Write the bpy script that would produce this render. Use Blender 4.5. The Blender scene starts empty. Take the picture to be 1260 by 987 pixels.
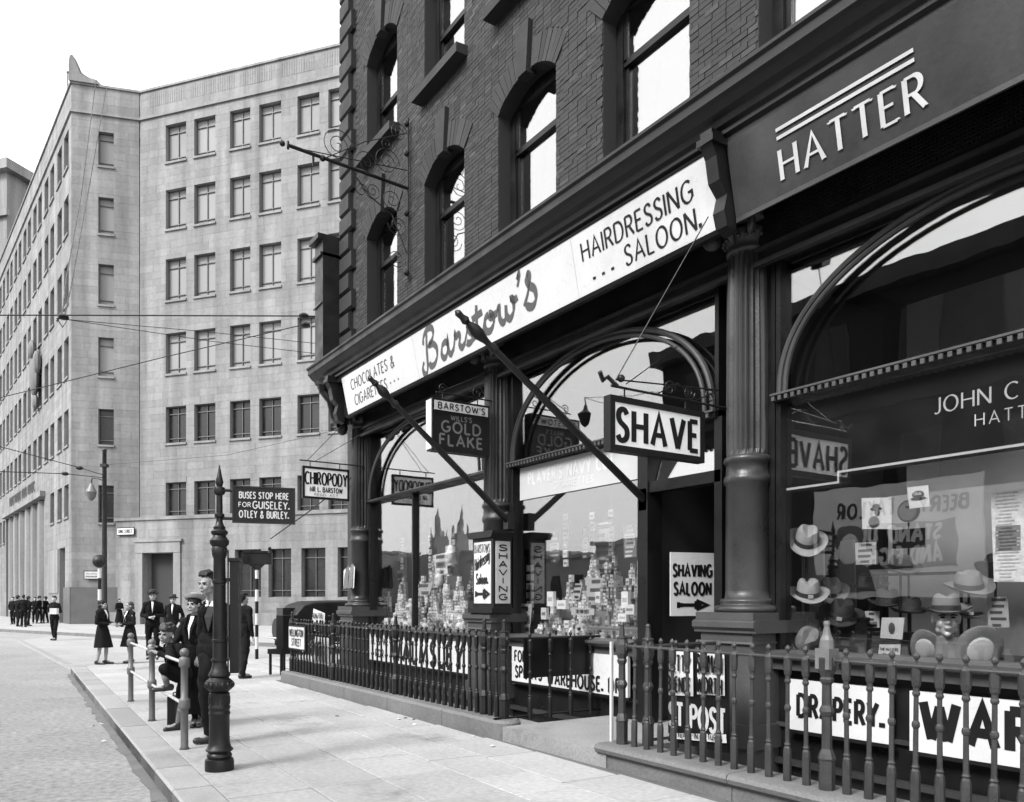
import bpy, bmesh, math, random
from mathutils import Vector, Matrix
R=math.radians; PI=math.pi
random.seed(7)
sc=bpy.context.scene
# ------------------------------------------------------------------ camera, world, sun, exposure
CAMH=1.5; FPX=980.0; YAW=R(56.202)
cd=bpy.data.cameras.new('camera'); cam=bpy.data.objects.new('camera',cd); sc.collection.objects.link(cam)
cam.location=(0,0,CAMH); cam.rotation_euler=(R(90),0,YAW)
cd.sensor_width=36; cd.lens=36*FPX/1260; cd.shift_y=(739-493.5)/1260; cd.clip_start=.1; cd.clip_end=2000
sc.camera=cam
w=bpy.data.worlds.new('World'); sc.world=w; w.use_nodes=True
nt=w.node_tree; bg=nt.nodes['Background']
SUN_EL=R(42); SUN_AZ=R(170)        # azimuth measured from +Y towards +X: the sun stands over the street
sky=nt.nodes.new('ShaderNodeTexSky'); sky.sky_type='NISHITA'; sky.sun_disc=False
sky.sun_elevation=SUN_EL; sky.sun_rotation=SUN_AZ; sky.air_density=1.6; sky.dust_density=6; sky.ozone_density=.5
bw=nt.nodes.new('ShaderNodeRGBToBW'); nt.links.new(sky.outputs[0],bw.inputs[0]); mth=nt.nodes.new('ShaderNodeMath'); mth.operation='MULTIPLY_ADD'; mth.inputs[1].default_value=.45; mth.inputs[2].default_value=6.6   # thin even cloud over the clear-sky gradient
nt.links.new(bw.outputs[0],mth.inputs[0]); nt.links.new(mth.outputs[0],bg.inputs[0])
bg.inputs[1].default_value=.15
sd=bpy.data.lights.new('sun','SUN'); so=bpy.data.objects.new('sun',sd); sc.collection.objects.link(so)
sd.energy=2.6; sd.angle=R(18); sd.color=(1,1,1)
dv=Vector((math.sin(SUN_AZ)*math.cos(SUN_EL),math.cos(SUN_AZ)*math.cos(SUN_EL),math.sin(SUN_EL)))
so.rotation_euler=dv.to_track_quat('Z','Y').to_euler(); so.location=(-10,-20,30)
sc.view_settings.view_transform='Standard'; sc.view_settings.look='None'; sc.view_settings.exposure=.85; sc.view_settings.gamma=1
sc.cycles.max_bounces=7; sc.cycles.transparent_max_bounces=16; sc.cycles.caustics_reflective=False; sc.cycles.caustics_refractive=False
# ------------------------------------------------------------------ helpers
SN=math.sin(PI/2-YAW)*0+0.5562646872841628; CS=0.8310051730769505   # camera right=(SN,CS), forward=(-CS,SN)
def cw(a,Z):
    "a point a metres to the right of the tripod and Z metres ahead, as X,Y"
    return (a*SN-Z*CS, a*CS+Z*SN)
def at(px,py,Z):
    a=(px-630)/FPX*Z; X,Y=cw(a,Z); return Vector((X,Y,CAMH+(739-py)/FPX*Z))
COL=sc.collection
def bump_nodes(n,l,bsdf,scale,strength,dist=.01,coord=None):
    t=n.new('ShaderNodeTexNoise'); t.inputs['Scale'].default_value=scale; t.inputs['Detail'].default_value=6
    if coord: l.new(coord,t.inputs['Vector'])
    b=n.new('ShaderNodeBump'); b.inputs['Strength'].default_value=strength; b.inputs['Distance'].default_value=dist
    l.new(t.outputs[0],b.inputs['Height']); l.new(b.outputs[0],bsdf.inputs['Normal'])
def mat(name,col,rough=.6,var=.25,scale=2.,fine=0.,bump=0.,bscale=40.,metal=0.,island=0.,streak=0.,coat=0.,spots=0.,orand=0.,spec=.5,label=0):
    m=bpy.data.materials.new(name); m.use_nodes=True; n=m.node_tree.nodes; l=m.node_tree.links
    b=n['Principled BSDF']; b.inputs['Roughness'].default_value=rough; b.inputs['Metallic'].default_value=metal
    b.inputs['Coat Weight'].default_value=coat; b.inputs['Specular IOR Level'].default_value=spec
    geo=n.new('ShaderNodeNewGeometry'); pos=geo.outputs['Position']
    def M(op,a,c,d=None):
        x=n.new('ShaderNodeMath'); x.operation=op
        for i,q in enumerate((a,c,d)):
            if q is None: continue
            if isinstance(q,(int,float)): x.inputs[i].default_value=q
            else: l.new(q,x.inputs[i])
        return x.outputs[0]
    fac=None
    def add(sock,amp):      # factor 1+amp*(2*s-1)
        nonlocal fac
        s=M('MULTIPLY_ADD',sock,2*amp,1-amp); fac=s if fac is None else M('MULTIPLY',fac,s)
    if var:
        t=n.new('ShaderNodeTexNoise'); t.inputs['Scale'].default_value=scale; t.inputs['Detail'].default_value=8; t.inputs['Roughness'].default_value=.62
        l.new(pos,t.inputs['Vector']); add(t.outputs[0],var*1.6)
        rg=n.new('ShaderNodeMapRange'); rg.inputs[1].default_value=.3; rg.inputs[2].default_value=.7; rg.inputs[3].default_value=max(.08,rough-.13); rg.inputs[4].default_value=min(1,rough+.2)
        l.new(t.outputs[0],rg.inputs[0]); l.new(rg.outputs[0],b.inputs['Roughness'])
    if fine:
        t=n.new('ShaderNodeTexNoise'); t.inputs['Scale'].default_value=scale*22; t.inputs['Detail'].default_value=5
        l.new(pos,t.inputs['Vector']); add(t.outputs[0],fine*1.6)
    if orand:
        oi=n.new('ShaderNodeObjectInfo'); add(oi.outputs['Random'],orand)
    if island: add(geo.outputs['Random Per Island'],island)
    if label:     # printed band across a packet, in the packet's own coordinates
        tc=n.new('ShaderNodeTexCoord'); sx=n.new('ShaderNodeSeparateXYZ'); l.new(tc.outputs['Generated'],sx.inputs[0])
        a_=M('MULTIPLY',M('GREATER_THAN',sx.outputs[2],.34),M('LESS_THAN',sx.outputs[2],.62)); b_=M('MULTIPLY',M('GREATER_THAN',sx.outputs[0],.14),M('LESS_THAN',sx.outputs[0],.86))
        q_=M('MULTIPLY_ADD',M('MULTIPLY',a_,b_),-label,1.); fac=q_ if fac is None else M('MULTIPLY',fac,q_)
    if streak:
        mp=n.new('ShaderNodeMapping'); mp.inputs['Scale'].default_value=(1.3,1.3,.09); l.new(pos,mp.inputs['Vector'])
        t=n.new('ShaderNodeTexNoise'); t.inputs['Scale'].default_value=1.; t.inputs['Detail'].default_value=7; l.new(mp.outputs[0],t.inputs['Vector']); add(t.outputs[0],streak*1.8)
    if spots:
        t=n.new('ShaderNodeTexNoise'); t.inputs['Scale'].default_value=scale*.6; t.inputs['Detail'].default_value=10; t.inputs['Roughness'].default_value=.7
        l.new(pos,t.inputs['Vector']); r=n.new('ShaderNodeMapRange'); r.inputs[1].default_value=.56; r.inputs[2].default_value=.66; r.inputs[3].default_value=1; r.inputs[4].default_value=1-spots
        l.new(t.outputs[0],r.inputs[0]); fac=r.outputs[0] if fac is None else M('MULTIPLY',fac,r.outputs[0])
    if fac is not None:
        v=M('MULTIPLY',fac,col); c=n.new('ShaderNodeCombineColor')
        for i in range(3): l.new(v,c.inputs[i])
        l.new(c.outputs[0],b.inputs['Base Color'])
    else: b.inputs['Base Color'].default_value=(col,col,col,1)
    if bump: bump_nodes(n,l,b,bscale,bump,.01,pos)
    return m
def glass_mat(name,ior,tint=.9,rough=.0):
    m=bpy.data.materials.new(name); m.use_nodes=True; n=m.node_tree.nodes; l=m.node_tree.links
    n.remove(n['Principled BSDF']); o=n['Material Output']
    # Schlick reflectance of one face of the pane, the same from both sides
    r0=((ior-1)/(ior+1))**2; ge=n.new('ShaderNodeNewGeometry'); dt=n.new('ShaderNodeVectorMath'); dt.operation='DOT_PRODUCT'
    l.new(ge.outputs['Normal'],dt.inputs[0]); l.new(ge.outputs['Incoming'],dt.inputs[1])
    def M(op,a,c=None):
        x=n.new('ShaderNodeMath'); x.operation=op
        for i,q in enumerate((a,c)):
            if q is None: continue
            if isinstance(q,(int,float)): x.inputs[i].default_value=q
            else: l.new(q,x.inputs[i])
        return x
    fr=M('ADD',M('MULTIPLY',M('POWER',M('SUBTRACT',1.,M('ABSOLUTE',dt.outputs['Value']).outputs[0]).outputs[0],5.).outputs[0],1-r0).outputs[0],r0)
    gl=n.new('ShaderNodeBsdfGlossy'); gl.inputs['Roughness'].default_value=rough; gl.inputs[0].default_value=(1,1,1,1)
    tr=n.new('ShaderNodeBsdfTransparent'); tr.inputs[0].default_value=(tint,tint,tint,1)
    tw=n.new('ShaderNodeTexNoise'); tw.inputs['Scale'].default_value=1.6; tw.inputs['Detail'].default_value=2; l.new(ge.outputs['Position'],tw.inputs['Vector'])
    bp_=n.new('ShaderNodeBump'); bp_.inputs['Strength'].default_value=.25; bp_.inputs['Distance'].default_value=.006; l.new(tw.outputs[0],bp_.inputs['Height']); l.new(bp_.outputs[0],gl.inputs['Normal'])
    mx=n.new('ShaderNodeMixShader'); l.new(fr.outputs[0],mx.inputs[0]); l.new(tr.outputs[0],mx.inputs[1]); l.new(gl.outputs[0],mx.inputs[2]); l.new(mx.outputs[0],o.inputs[0])
    return m
class MB:
    def __init__(s): s.v=[]; s.f=[]
    def add(s,vs,fs):
        o=len(s.v); s.v+= [tuple(p) for p in vs]; s.f+=[tuple(i+o for i in f) for f in fs]; return s
    def box(s,x0,y0,z0,x1,y1,z1):
        return s.add([(x0,y0,z0),(x1,y0,z0),(x1,y1,z0),(x0,y1,z0),(x0,y0,z1),(x1,y0,z1),(x1,y1,z1),(x0,y1,z1)],
            [(0,3,2,1),(4,5,6,7),(0,1,5,4),(1,2,6,5),(2,3,7,6),(3,0,4,7)])
    def quad(s,a,b,c,d): return s.add([a,b,c,d],[(0,1,2,3)])
    def prism(s,poly,a0,a1,axis='x'):
        n=len(poly)
        def P(p,t): return {'x':(t,p[0],p[1]),'y':(p[0],t,p[1]),'z':(p[0],p[1],t)}[axis]
        return s.add([P(p,a0) for p in poly]+[P(p,a1) for p in poly],
            [tuple(range(n)),tuple(range(2*n-1,n-1,-1))]+[(i,i+n,(i+1)%n+n,(i+1)%n) for i in range(n)])
    def tube(s,pts,r,seg=8,closed=False,flat=1.):
        pts=[Vector(p) for p in pts]; n=len(pts)
        rs=r if isinstance(r,(list,tuple)) else [r]*n
        ups=None; rings=[]
        for i,p in enumerate(pts):
            if closed: t=(pts[(i+1)%n]-pts[i-1]).normalized()
            else: t=(pts[min(i+1,n-1)]-pts[max(i-1,0)]).normalized()
            if ups is None:
                ups=Vector((0,0,1)) if abs(t.z)<.9 else Vector((1,0,0))
            x=t.cross(ups)
            if x.length<1e-5: x=t.orthogonal()
            x.normalize(); y=x.cross(t).normalized(); ups=y
            rings.append([p+(x*math.cos(2*PI*k/seg)+y*math.sin(2*PI*k/seg)*flat)*rs[i] for k in range(seg)])
        vs=[q for ring in rings for q in ring]; fs=[]
        for i in range(n-1 if not closed else n):
            j=(i+1)%n
            for k in range(seg): fs.append((i*seg+k,i*seg+(k+1)%seg,j*seg+(k+1)%seg,j*seg+k))
        if not closed: fs.append(tuple(range(seg))[::-1]); fs.append(tuple(range((n-1)*seg,n*seg)))
        return s.add(vs,fs)
    def lathe(s,prof,cx=0,cy=0,z0=0,seg=16,rf=None,ph=0.):
        vs=[];fs=[];n=len(prof)
        for (r,z) in prof:
            for k in range(seg):
                a=2*PI*k/seg+ph; rr=r*(rf(k,z) if rf else 1); vs.append((cx+rr*math.cos(a),cy+rr*math.sin(a),z0+z))
        for i in range(n-1):
            for k in range(seg): fs.append((i*seg+k,i*seg+(k+1)%seg,(i+1)*seg+(k+1)%seg,(i+1)*seg+k))
        fs.append(tuple(range(seg))[::-1]); fs.append(tuple(range((n-1)*seg,n*seg)))
        return s.add(vs,fs)
    def ball(s,c,r,seg=12,rings=8,rot=None):
        if not isinstance(r,(tuple,list)): r=(r,r,r)
        vs=[];fs=[]
        for i in range(rings+1):
            a=PI*i/rings
            for k in range(seg):
                b=2*PI*k/seg; p=Vector((r[0]*math.sin(a)*math.cos(b),r[1]*math.sin(a)*math.sin(b),r[2]*math.cos(a)))
                if rot: p=rot@p
                vs.append(p+Vector(c))
        for i in range(rings):
            for k in range(seg): fs.append((i*seg+k,(i+1)*seg+k,(i+1)*seg+(k+1)%seg,i*seg+(k+1)%seg))
        return s.add(vs,fs)
    def xf(s,M,start=0):
        for i in range(start,len(s.v)): s.v[i]=tuple(M@Vector(s.v[i]))
        return s
    def mesh(s,name,m,smooth=False,weld=False):
        me=bpy.data.meshes.new(name); me.from_pydata(s.v,[],s.f); me.materials.append(m)
        bm=bmesh.new(); bm.from_mesh(me)
        if weld: bmesh.ops.remove_doubles(bm,verts=bm.verts,dist=1e-5)
        bmesh.ops.recalc_face_normals(bm,faces=bm.faces); bm.to_mesh(me); bm.free()
        if smooth: me.shade_smooth() if hasattr(me,'shade_smooth') else None
        return me
    def build(s,name,m,parent=None,world=False,smooth=False,kind=None,auto=False):
        if parent is not None and world:
            s.xf(parent_world(parent).inverted())
        me=s.mesh(name,m,smooth=smooth or auto,weld=smooth or auto)
        if auto:
            try: me.set_sharp_from_angle(angle=R(35))
            except Exception: pass
        o=bpy.data.objects.new(name,me); COL.objects.link(o)
        if parent is not None: o.parent=parent
        if kind: o['kind']=kind
        return o
def parent_world(o):
    M=Matrix.Translation(o.location)@o.rotation_euler.to_matrix().to_4x4()
    while o.parent:
        o=o.parent; M=Matrix.Translation(o.location)@o.rotation_euler.to_matrix().to_4x4()@M
    return M
def thing(name,label,cat,loc=(0,0,0),rz=0.,group=None):
    o=bpy.data.objects.new(name,None); COL.objects.link(o); o.location=loc; o.rotation_euler=(0,0,rz); o.empty_display_size=.1
    o['label']=label; o['category']=cat
    if group: o['group']=group
    return o
def tag(o,label,cat,group=None):
    o['label']=label; o['category']=cat
    if group: o['group']=group
    return o
def inst(src,parent=None,loc=None,rz=None,name=None):
    o=src.copy(); COL.objects.link(o); o.parent=parent
    if loc is not None: o.location=loc
    if rz is not None: o.rotation_euler=(0,0,rz)
    return o
def meshobj(name,me,parent,loc=(0,0,0),rot=(0,0,0),scale=(1,1,1)):
    o=bpy.data.objects.new(name,me); COL.objects.link(o); o.parent=parent; o.location=loc; o.rotation_euler=rot; o.scale=scale; return o
def copy_tree(o,parent=None):
    c=o.copy(); COL.objects.link(c); c.parent=parent
    for ch in list(o.children): copy_tree(ch,c)
    return c
# ------------------------------------------------------------------ lettering: pen strokes
def arc(cx,cy,rx,ry,a0,a1,n=None):
    n=n or max(3,int(abs(a1-a0)/18)); return [(cx+rx*math.cos(R(a0+(a1-a0)*i/n)),cy+ry*math.sin(R(a0+(a1-a0)*i/n))) for i in range(n+1)]
def smooth_path(P,n=6):
    out=[]; Q=[P[0]]+list(P)+[P[-1]]
    for i in range(1,len(Q)-2):
        p0,p1,p2,p3=Q[i-1],Q[i],Q[i+1],Q[i+2]
        for k in range(n):
            t=k/n; out.append(tuple(.5*((2*p1[j])+(-p0[j]+p2[j])*t+(2*p0[j]-5*p1[j]+4*p2[j]-p3[j])*t*t+(-p0[j]+3*p1[j]-3*p2[j]+p3[j])*t**3) for j in (0,1)))
    out.append(tuple(P[-1])); return out
GL={
'A':(.78,[[(0,0),(.39,1),(.78,0)],[(.15,.34),(.63,.34)]]),
'B':(.6,[[(0,0),(0,1)],[(0,1),(.3,1)]+arc(.32,.77,.23,.23,85,-90)+[(0,.54)],[(0,.54),(.3,.54)]+arc(.32,.27,.28,.27,85,-85)+[(0,0)]]),
'C':(.72,[arc(.42,.5,.42,.5,50,310)]),
'D':(.72,[[(0,0),(0,1)],[(0,1),(.25,1)]+arc(.28,.5,.44,.5,85,-85)+[(.25,0),(0,0)]]),
'E':(.5,[[(0,0),(0,1)],[(0,1),(.5,1)],[(0,.53),(.43,.53)],[(0,0),(.52,0)]]),
'F':(.5,[[(0,0),(0,1)],[(0,1),(.5,1)],[(0,.52),(.42,.52)]]),
'G':(.78,[arc(.42,.5,.42,.5,50,325),[(.78,.18),(.78,.46),(.48,.46)]]),
'H':(.7,[[(0,0),(0,1)],[(.7,0),(.7,1)],[(0,.52),(.7,.52)]]),
'I':(.0,[[(0,0),(0,1)]]),
'J':(.35,[[(.35,1),(.35,.22)]+arc(.15,.22,.2,.24,0,-130)]),
'K':(.62,[[(0,0),(0,1)],[(.58,1),(.02,.42)],[(.2,.6),(.64,0)]]),
'L':(.48,[[(0,1),(0,0)],[(0,0),(.5,0)]]),
'M':(.85,[[(0,0),(.08,1),(.43,.2),(.78,1),(.86,0)]]),
'N':(.72,[[(0,0),(0,1)],[(0,1),(.72,0)],[(.72,0),(.72,1)]]),
'O':(.84,[arc(.42,.5,.42,.5,90,450,22)]),
'P':(.56,[[(0,0),(0,1)],[(0,1),(.3,1)]+arc(.3,.74,.27,.26,85,-85)+[(.3,.48),(0,.48)]]),
'Q':(.84,[arc(.42,.5,.42,.5,90,450,22),[(.5,.25),(.85,-.08)]]),
'R':(.6,[[(0,0),(0,1)],[(0,1),(.3,1)]+arc(.3,.75,.25,.25,85,-85)+[(.3,.5),(0,.5)],[(.27,.5),(.62,0)]]),
'S':(.52,[smooth_path([(.5,.85),(.4,.97),(.24,1),(.08,.92),(.03,.76),(.12,.6),(.3,.5),(.46,.4),(.52,.24),(.45,.08),(.27,0),(.1,.03),(0,.16)],3)]),
'T':(.62,[[(.31,0),(.31,1)],[(0,1),(.62,1)]]),
'U':(.66,[[(0,1),(0,.33)]+arc(.33,.33,.33,.33,180,360)+[(.66,1)]]),
'V':(.76,[[(0,1),(.38,0)],[(.38,0),(.76,1)]]),
'W':(1.1,[[(0,1),(.28,0)],[(.28,0),(.55,.9)],[(.55,.9),(.82,0)],[(.82,0),(1.1,1)]]),
'X':(.7,[[(0,1),(.7,0)],[(0,0),(.7,1)]]),
'Y':(.7,[[(0,1),(.35,.5)],[(.7,1),(.35,.5)],[(.35,.5),(.35,0)]]),
'Z':(.6,[[(0,1),(.6,1)],[(.6,1),(0,0)],[(0,0),(.62,0)]]),
'&':(.72,[smooth_path([(.7,0),(.2,.7),(.2,.92),(.34,1),(.46,.86),(.38,.64),(.08,.4),(.02,.18),(.16,0),(.4,.02),(.68,.42)],4)]),
'.':(.02,[[(0,.0),(0,.2)]]),',':(.04,[[(.05,.1),(-.03,-.14)]]),"'":(.0,[[(.03,1.02),(0,.78)]]),
'*':(.0,[[(0,.3),(0,.45)]]),'-':(.3,[[(0,.45),(.3,.45)]]),' ':(.3,[]),
'0':(.56,[arc(.28,.5,.28,.5,90,450,16)]),'1':(.15,[[(0,.82),(.15,1),(.15,0)]]),'2':(.5,[arc(.25,.74,.25,.26,160,-30)+[(0,0)],[(0,0),(.52,0)]]),
'6':(.52,[[(.42,1),(.1,.5)]+arc(.27,.28,.26,.28,150,510,14)]),
'a':(.46,[arc(.21,.3,.21,.3,60,400,12),[(.43,.6),(.43,0)]]),'i':(.0,[[(0,0),(0,.6)],[(0,.78),(0,.9)]]),
'r':(.3,[[(0,0),(0,.6)],arc(.2,.38,.2,.22,180,60,5)]),'d':(.46,[arc(.21,.3,.21,.3,0,360,12),[(.43,1),(.43,0)]]),
'e':(.44,[[(.02,.32),(.44,.32)]+arc(.22,.3,.22,.3,10,310,12)]),'s':(.34,[smooth_path([(.34,.52),(.2,.6),(.05,.54),(.03,.42),(.18,.32),(.33,.22),(.32,.07),(.17,0),(0,.07)],3)]),
'n':(.4,[[(0,0),(0,.6)],[(0,.38)]+arc(.2,.38,.2,.22,180,0,7)+[(.4,0)]]),'g':(.44,[arc(.21,.32,.21,.28,0,360,12),[(.43,.6),(.43,-.1)]+arc(.22,-.1,.21,.2,0,-150,5)]),
'l':(.0,[[(0,0),(0,1)]]),'o':(.44,[arc(.22,.3,.22,.3,90,450,14)]),'w':(.6,[[(0,.6),(.15,0),(.3,.5),(.45,0),(.6,.6)]]),'t':(.26,[[(.1,.85),(.1,0)],[(-.05,.6),(.26,.6)]]),
'b':(.46,[[(0,0),(0,1)],arc(.23,.3,.21,.3,0,360,12)]),'p':(.46,[[(0,.6),(0,-.3)],arc(.23,.3,.21,.3,0,360,12)]),'u':(.4,[[(0,.6),(0,.2)]+arc(.2,.2,.2,.2,180,360,6)+[(.4,.6)]]),
'h':(.4,[[(0,0),(0,1)],[(0,.38)]+arc(.2,.38,.2,.22,180,0,7)+[(.4,0)]]),'m':(.62,[[(0,0),(0,.6)],[(0,.4)]+arc(.155,.43,.155,.17,180,0,5)+[(.31,0)],[(.31,.4)]+arc(.465,.43,.155,.17,180,0,5)+[(.62,0)]]),
'>':(1.6,[[(0,.5),(1.3,.5)],[(1.0,1.0),(1.62,.5),(1.0,0)],[(.98,.95),(.98,.05)],[(1.1,.8),(1.1,.2)],[(1.22,.72),(1.22,.3)],[(0,.82),(0,.18)],[(.14,.74),(.14,.26)]]),
'/':(.3,[[(0,0),(.3,1)]]),
}
GL['j']=GL['J']
def ribbon(path,wt,thin=1.,ang=0.,x=0,sx=1.,sy=1.,sl=0.):
    "quads of one pen stroke in sign coordinates (x,z); thin<1 gives a broad-nib contrast"
    P=[]
    for p in path:
        q=(x+p[0]*sx+sl*p[1]*sy,p[1]*sy)
        if not P or math.dist(P[-1],q)>1e-5: P.append(q)
    n=len(P)
    if n<2: return []
    closed=math.dist(P[0],P[-1])<1e-4
    L=[];Rr=[]
    def dirn(a,b):
        d=math.hypot(b[0]-a[0],b[1]-a[1]); return ((b[0]-a[0])/d,(b[1]-a[1])/d)
    for i in range(n):
        if closed and i in(0,n-1): d0=dirn(P[n-2],P[n-1]); d1=dirn(P[0],P[1])
        else:
            d0=dirn(P[i-1],P[i]) if i>0 else dirn(P[0],P[1]); d1=dirn(P[i],P[i+1]) if i<n-1 else d0
        tx,ty=d0[0]+d1[0],d0[1]+d1[1]; m=math.hypot(tx,ty)
        if m<.25: tx,ty=d1; m=1
        tx/=m;ty/=m; c=max(.45,tx*d1[0]+ty*d1[1])
        th=wt*(thin+(1-thin)*abs(math.sin(math.atan2(ty,tx)-ang)))/2/c
        px,pz=P[i]
        e=0
        if not closed and i==0: e=-wt*.0
        L.append((px-ty*th,pz+tx*th)); Rr.append((px+ty*th,pz-tx*th))
    return [(Rr[i],Rr[i+1],L[i+1],L[i]) for i in range(n-1)]
def text_width(t,h,sp,sx=1.): return sum((GL[c][0]*h*sx+sp) for c in t)-sp
LOFF=0
def lettering(parent,lines,O,Rv,Uv,Nv,m,name='lettering',off=.003,world=True):
    """lines: list of dict(t,x,z,h,w=None,wt,thin,ang,sl,sp) ; x,z centre of the line on the sign, from O along Rv/Uv"""
    O=Vector(O);Rv=Vector(Rv);Uv=Vector(Uv);Nv=Vector(Nv); mb=MB(); k=0
    for d in lines:
        t=d['t']; h=d['h']; wt=d.get('wt',.16)*h; sp=d.get('sp',.16)*h+wt; sl=d.get('sl',0.)
        W=text_width(t,h,sp); sx=1.
        if 'w' in d:
            f=(d['w'])/W if W>1e-6 else 1.; sx=f; sp*=f
        W=text_width(t,h,sp,sx); x=d['x']-W/2 if d.get('al','c')=='c' else d['x']
        for ci,c in enumerate(t):
            g=GL[c]
            dz=d.get('rise',0.)*(ci/max(1,len(t)-1)); bow=d.get('bow',0.)*math.sin(PI*ci/max(1,len(t)-1))
            for st in g[1]:
                k+=1
                for q in ribbon(st,wt*(1.35 if c in '.*' else 1),d.get('thin',1.),d.get('ang',0.),0,h*sx,h,sl):
                    mb.quad(*[O+Rv*(x+p[0])+Uv*(d['z']-h/2+p[1]+dz+bow)+Nv*(off+k%23*.00012) for p in q])
                if d.get('serif'):
                    for e in (st[0],st[-1]):
                        if c in 'SCGOQ&' or len(st)>3 and c not in 'AMUJ': continue
                        if e[1] in (0,1):
                            vert=True; ex=e[0]*h*sx+sl*e[1]*h; ez=e[1]*h; a=d['serif']*h; b=wt*.32; s=1 if e[1]==0 else -1; k+=1
                            qd=[(ex-a,ez),(ex+a,ez),(ex+a*.55,ez+s*b),(ex-a*.55,ez+s*b)]
                            mb.quad(*[O+Rv*(x+p[0])+Uv*(d['z']-h/2+p[1])+Nv*(off+k%23*.00012) for p in qd])
            x+=g[0]*h*sx+sp
    return mb.build(name,m,parent,world=world)
# ------------------------------------------------------------------ materials
M_iron=mat('sooty_iron_paint',.008,.42,.3,3,.15,.25,60,spec=.35)
M_railblack=mat('black_railing_paint',.007,.45,.35,6,.2,.3,90,spec=.35)
M_rail=mat('railing_paint',.028,.4,.35,6,.2,.3,90)
M_stonedark=mat('sooty_stone',.013,.75,.3,1.5,.25,.6,30,streak=.3)
M_ped=mat('painted_stone_pedestal',.045,.5,.25,2,.15,.25,30,streak=.25)
M_fascia=mat('fascia_paint',.034,.4,.3,1.2,.1,.15,25,streak=.4,spec=.3)
M_shaft=mat('column_paint',.028,.38,.3,2.5,.15,.25,40,streak=.3,spec=.4)
M_timber=mat('dark_timber_frame',.008,.35,.25,3,.1,.2,50,spec=.25)
M_brick=mat('sooty_brick',.021,.85,.42,1.1,.3,.7,70,island=.42,spots=0)
M_brick2=mat('scoured_brick',.036,.85,.3,1.2,.3,.7,70,island=.4)
M_mortar=mat('brick_mortar',.02,.95,.3,2,.2)
M_white=mat('sign_white_enamel',.5,.3,.1,3,.06,streak=.12)
M_cream=mat('sign_cream_paint',.5,.4,.12,3,.06,streak=.1)
M_black=mat('sign_black_paint',.007,.4,.1,3,spec=.25)
M_grey=mat('sign_grey_letter',.06,.5,.2,4)
M_gilt=mat('gilt_letter',.42,.4,.15,4)
M_glass=glass_mat('plate_glass',2.25,.97)
M_glass2=glass_mat('sash_glass',3.4,.8,.02)
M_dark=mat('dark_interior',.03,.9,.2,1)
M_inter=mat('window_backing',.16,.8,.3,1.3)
M_portland=mat('portland_stone',.165,.8,.26,.22,.14,.2,12,island=.11,streak=.42)
M_portplinth=mat('granite_plinth',.075,.5,.2,1.5,.2,island=.1)
M_blind=mat('window_blind',.2,.7,.12,.5,orand=.14)
M_wframe=mat('bronze_window_frame',.08,.5,.2,4)
M_farglass=mat('far_window_glass',.02,.2,.3,.6,spec=.3)
M_flag=mat('paving_flag_stone',orand=.1,col=.31,rough=.75,var=.2,scale=.9,fine=.2,bump=.3,bscale=45,island=.13,spots=.42)
M_joint=mat('paving_joint',.09,.95,.3,3,.3)
M_kerb=mat('kerb_granite',orand=.12,col=.25,rough=.6,var=.18,scale=3,fine=.25,bump=.3,bscale=60,island=.12)
M_road=mat('road_macadam',.225,.85,.26,.7,.45,.7,55,spots=.2)
M_gutter=mat('gutter_dirt',.13,.9,.4,3,.3)
M_plinth=mat('plinth_stone',.12,.7,.25,2,.25,.4,40,island=.1)
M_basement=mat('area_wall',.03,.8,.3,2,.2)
M_slab=mat('entrance_slab',.22,.8,.15,2,.3,.3,50,spots=.3)
M_steel=mat('galvanised_tube',.12,.4,.25,8,.2,metal=.0)
M_railwhite=mat('worn_pale_rail',.4,.35,.2,8,.2)
M_opp=mat('opposite_masonry',.011,.9,.2,1,spec=.2)
M_strip=mat('frosted_strip',.4,.5,.1,3)
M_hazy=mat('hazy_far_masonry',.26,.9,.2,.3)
M_whites=mat('sign_enamel_lightened',.85,.3,.06,3,.05,streak=.06)  # white enamel with a paler colour to offset weak sun on the hanging signs
M_backc=mat('hatter_backdrop',.42,.85,.25,1.5)  # colour paled to stand in for the haze of reflections on the glass
M_apron=mat('worn_side_road',.265,.85,.2,.8,.25,.4,55)
M_flake=mat('faded_sign_letter',.13,.5,.15,4)
# ================================================================== GROUND
def kerbY(X): return 1.27+(-6.87-X)*.0327
def structure(o,name=None): o['kind']='structure'; return o
g=MB(); g.box(-600,-600,-.6,600,700,-.125); structure(g.build('road',M_road))
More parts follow.
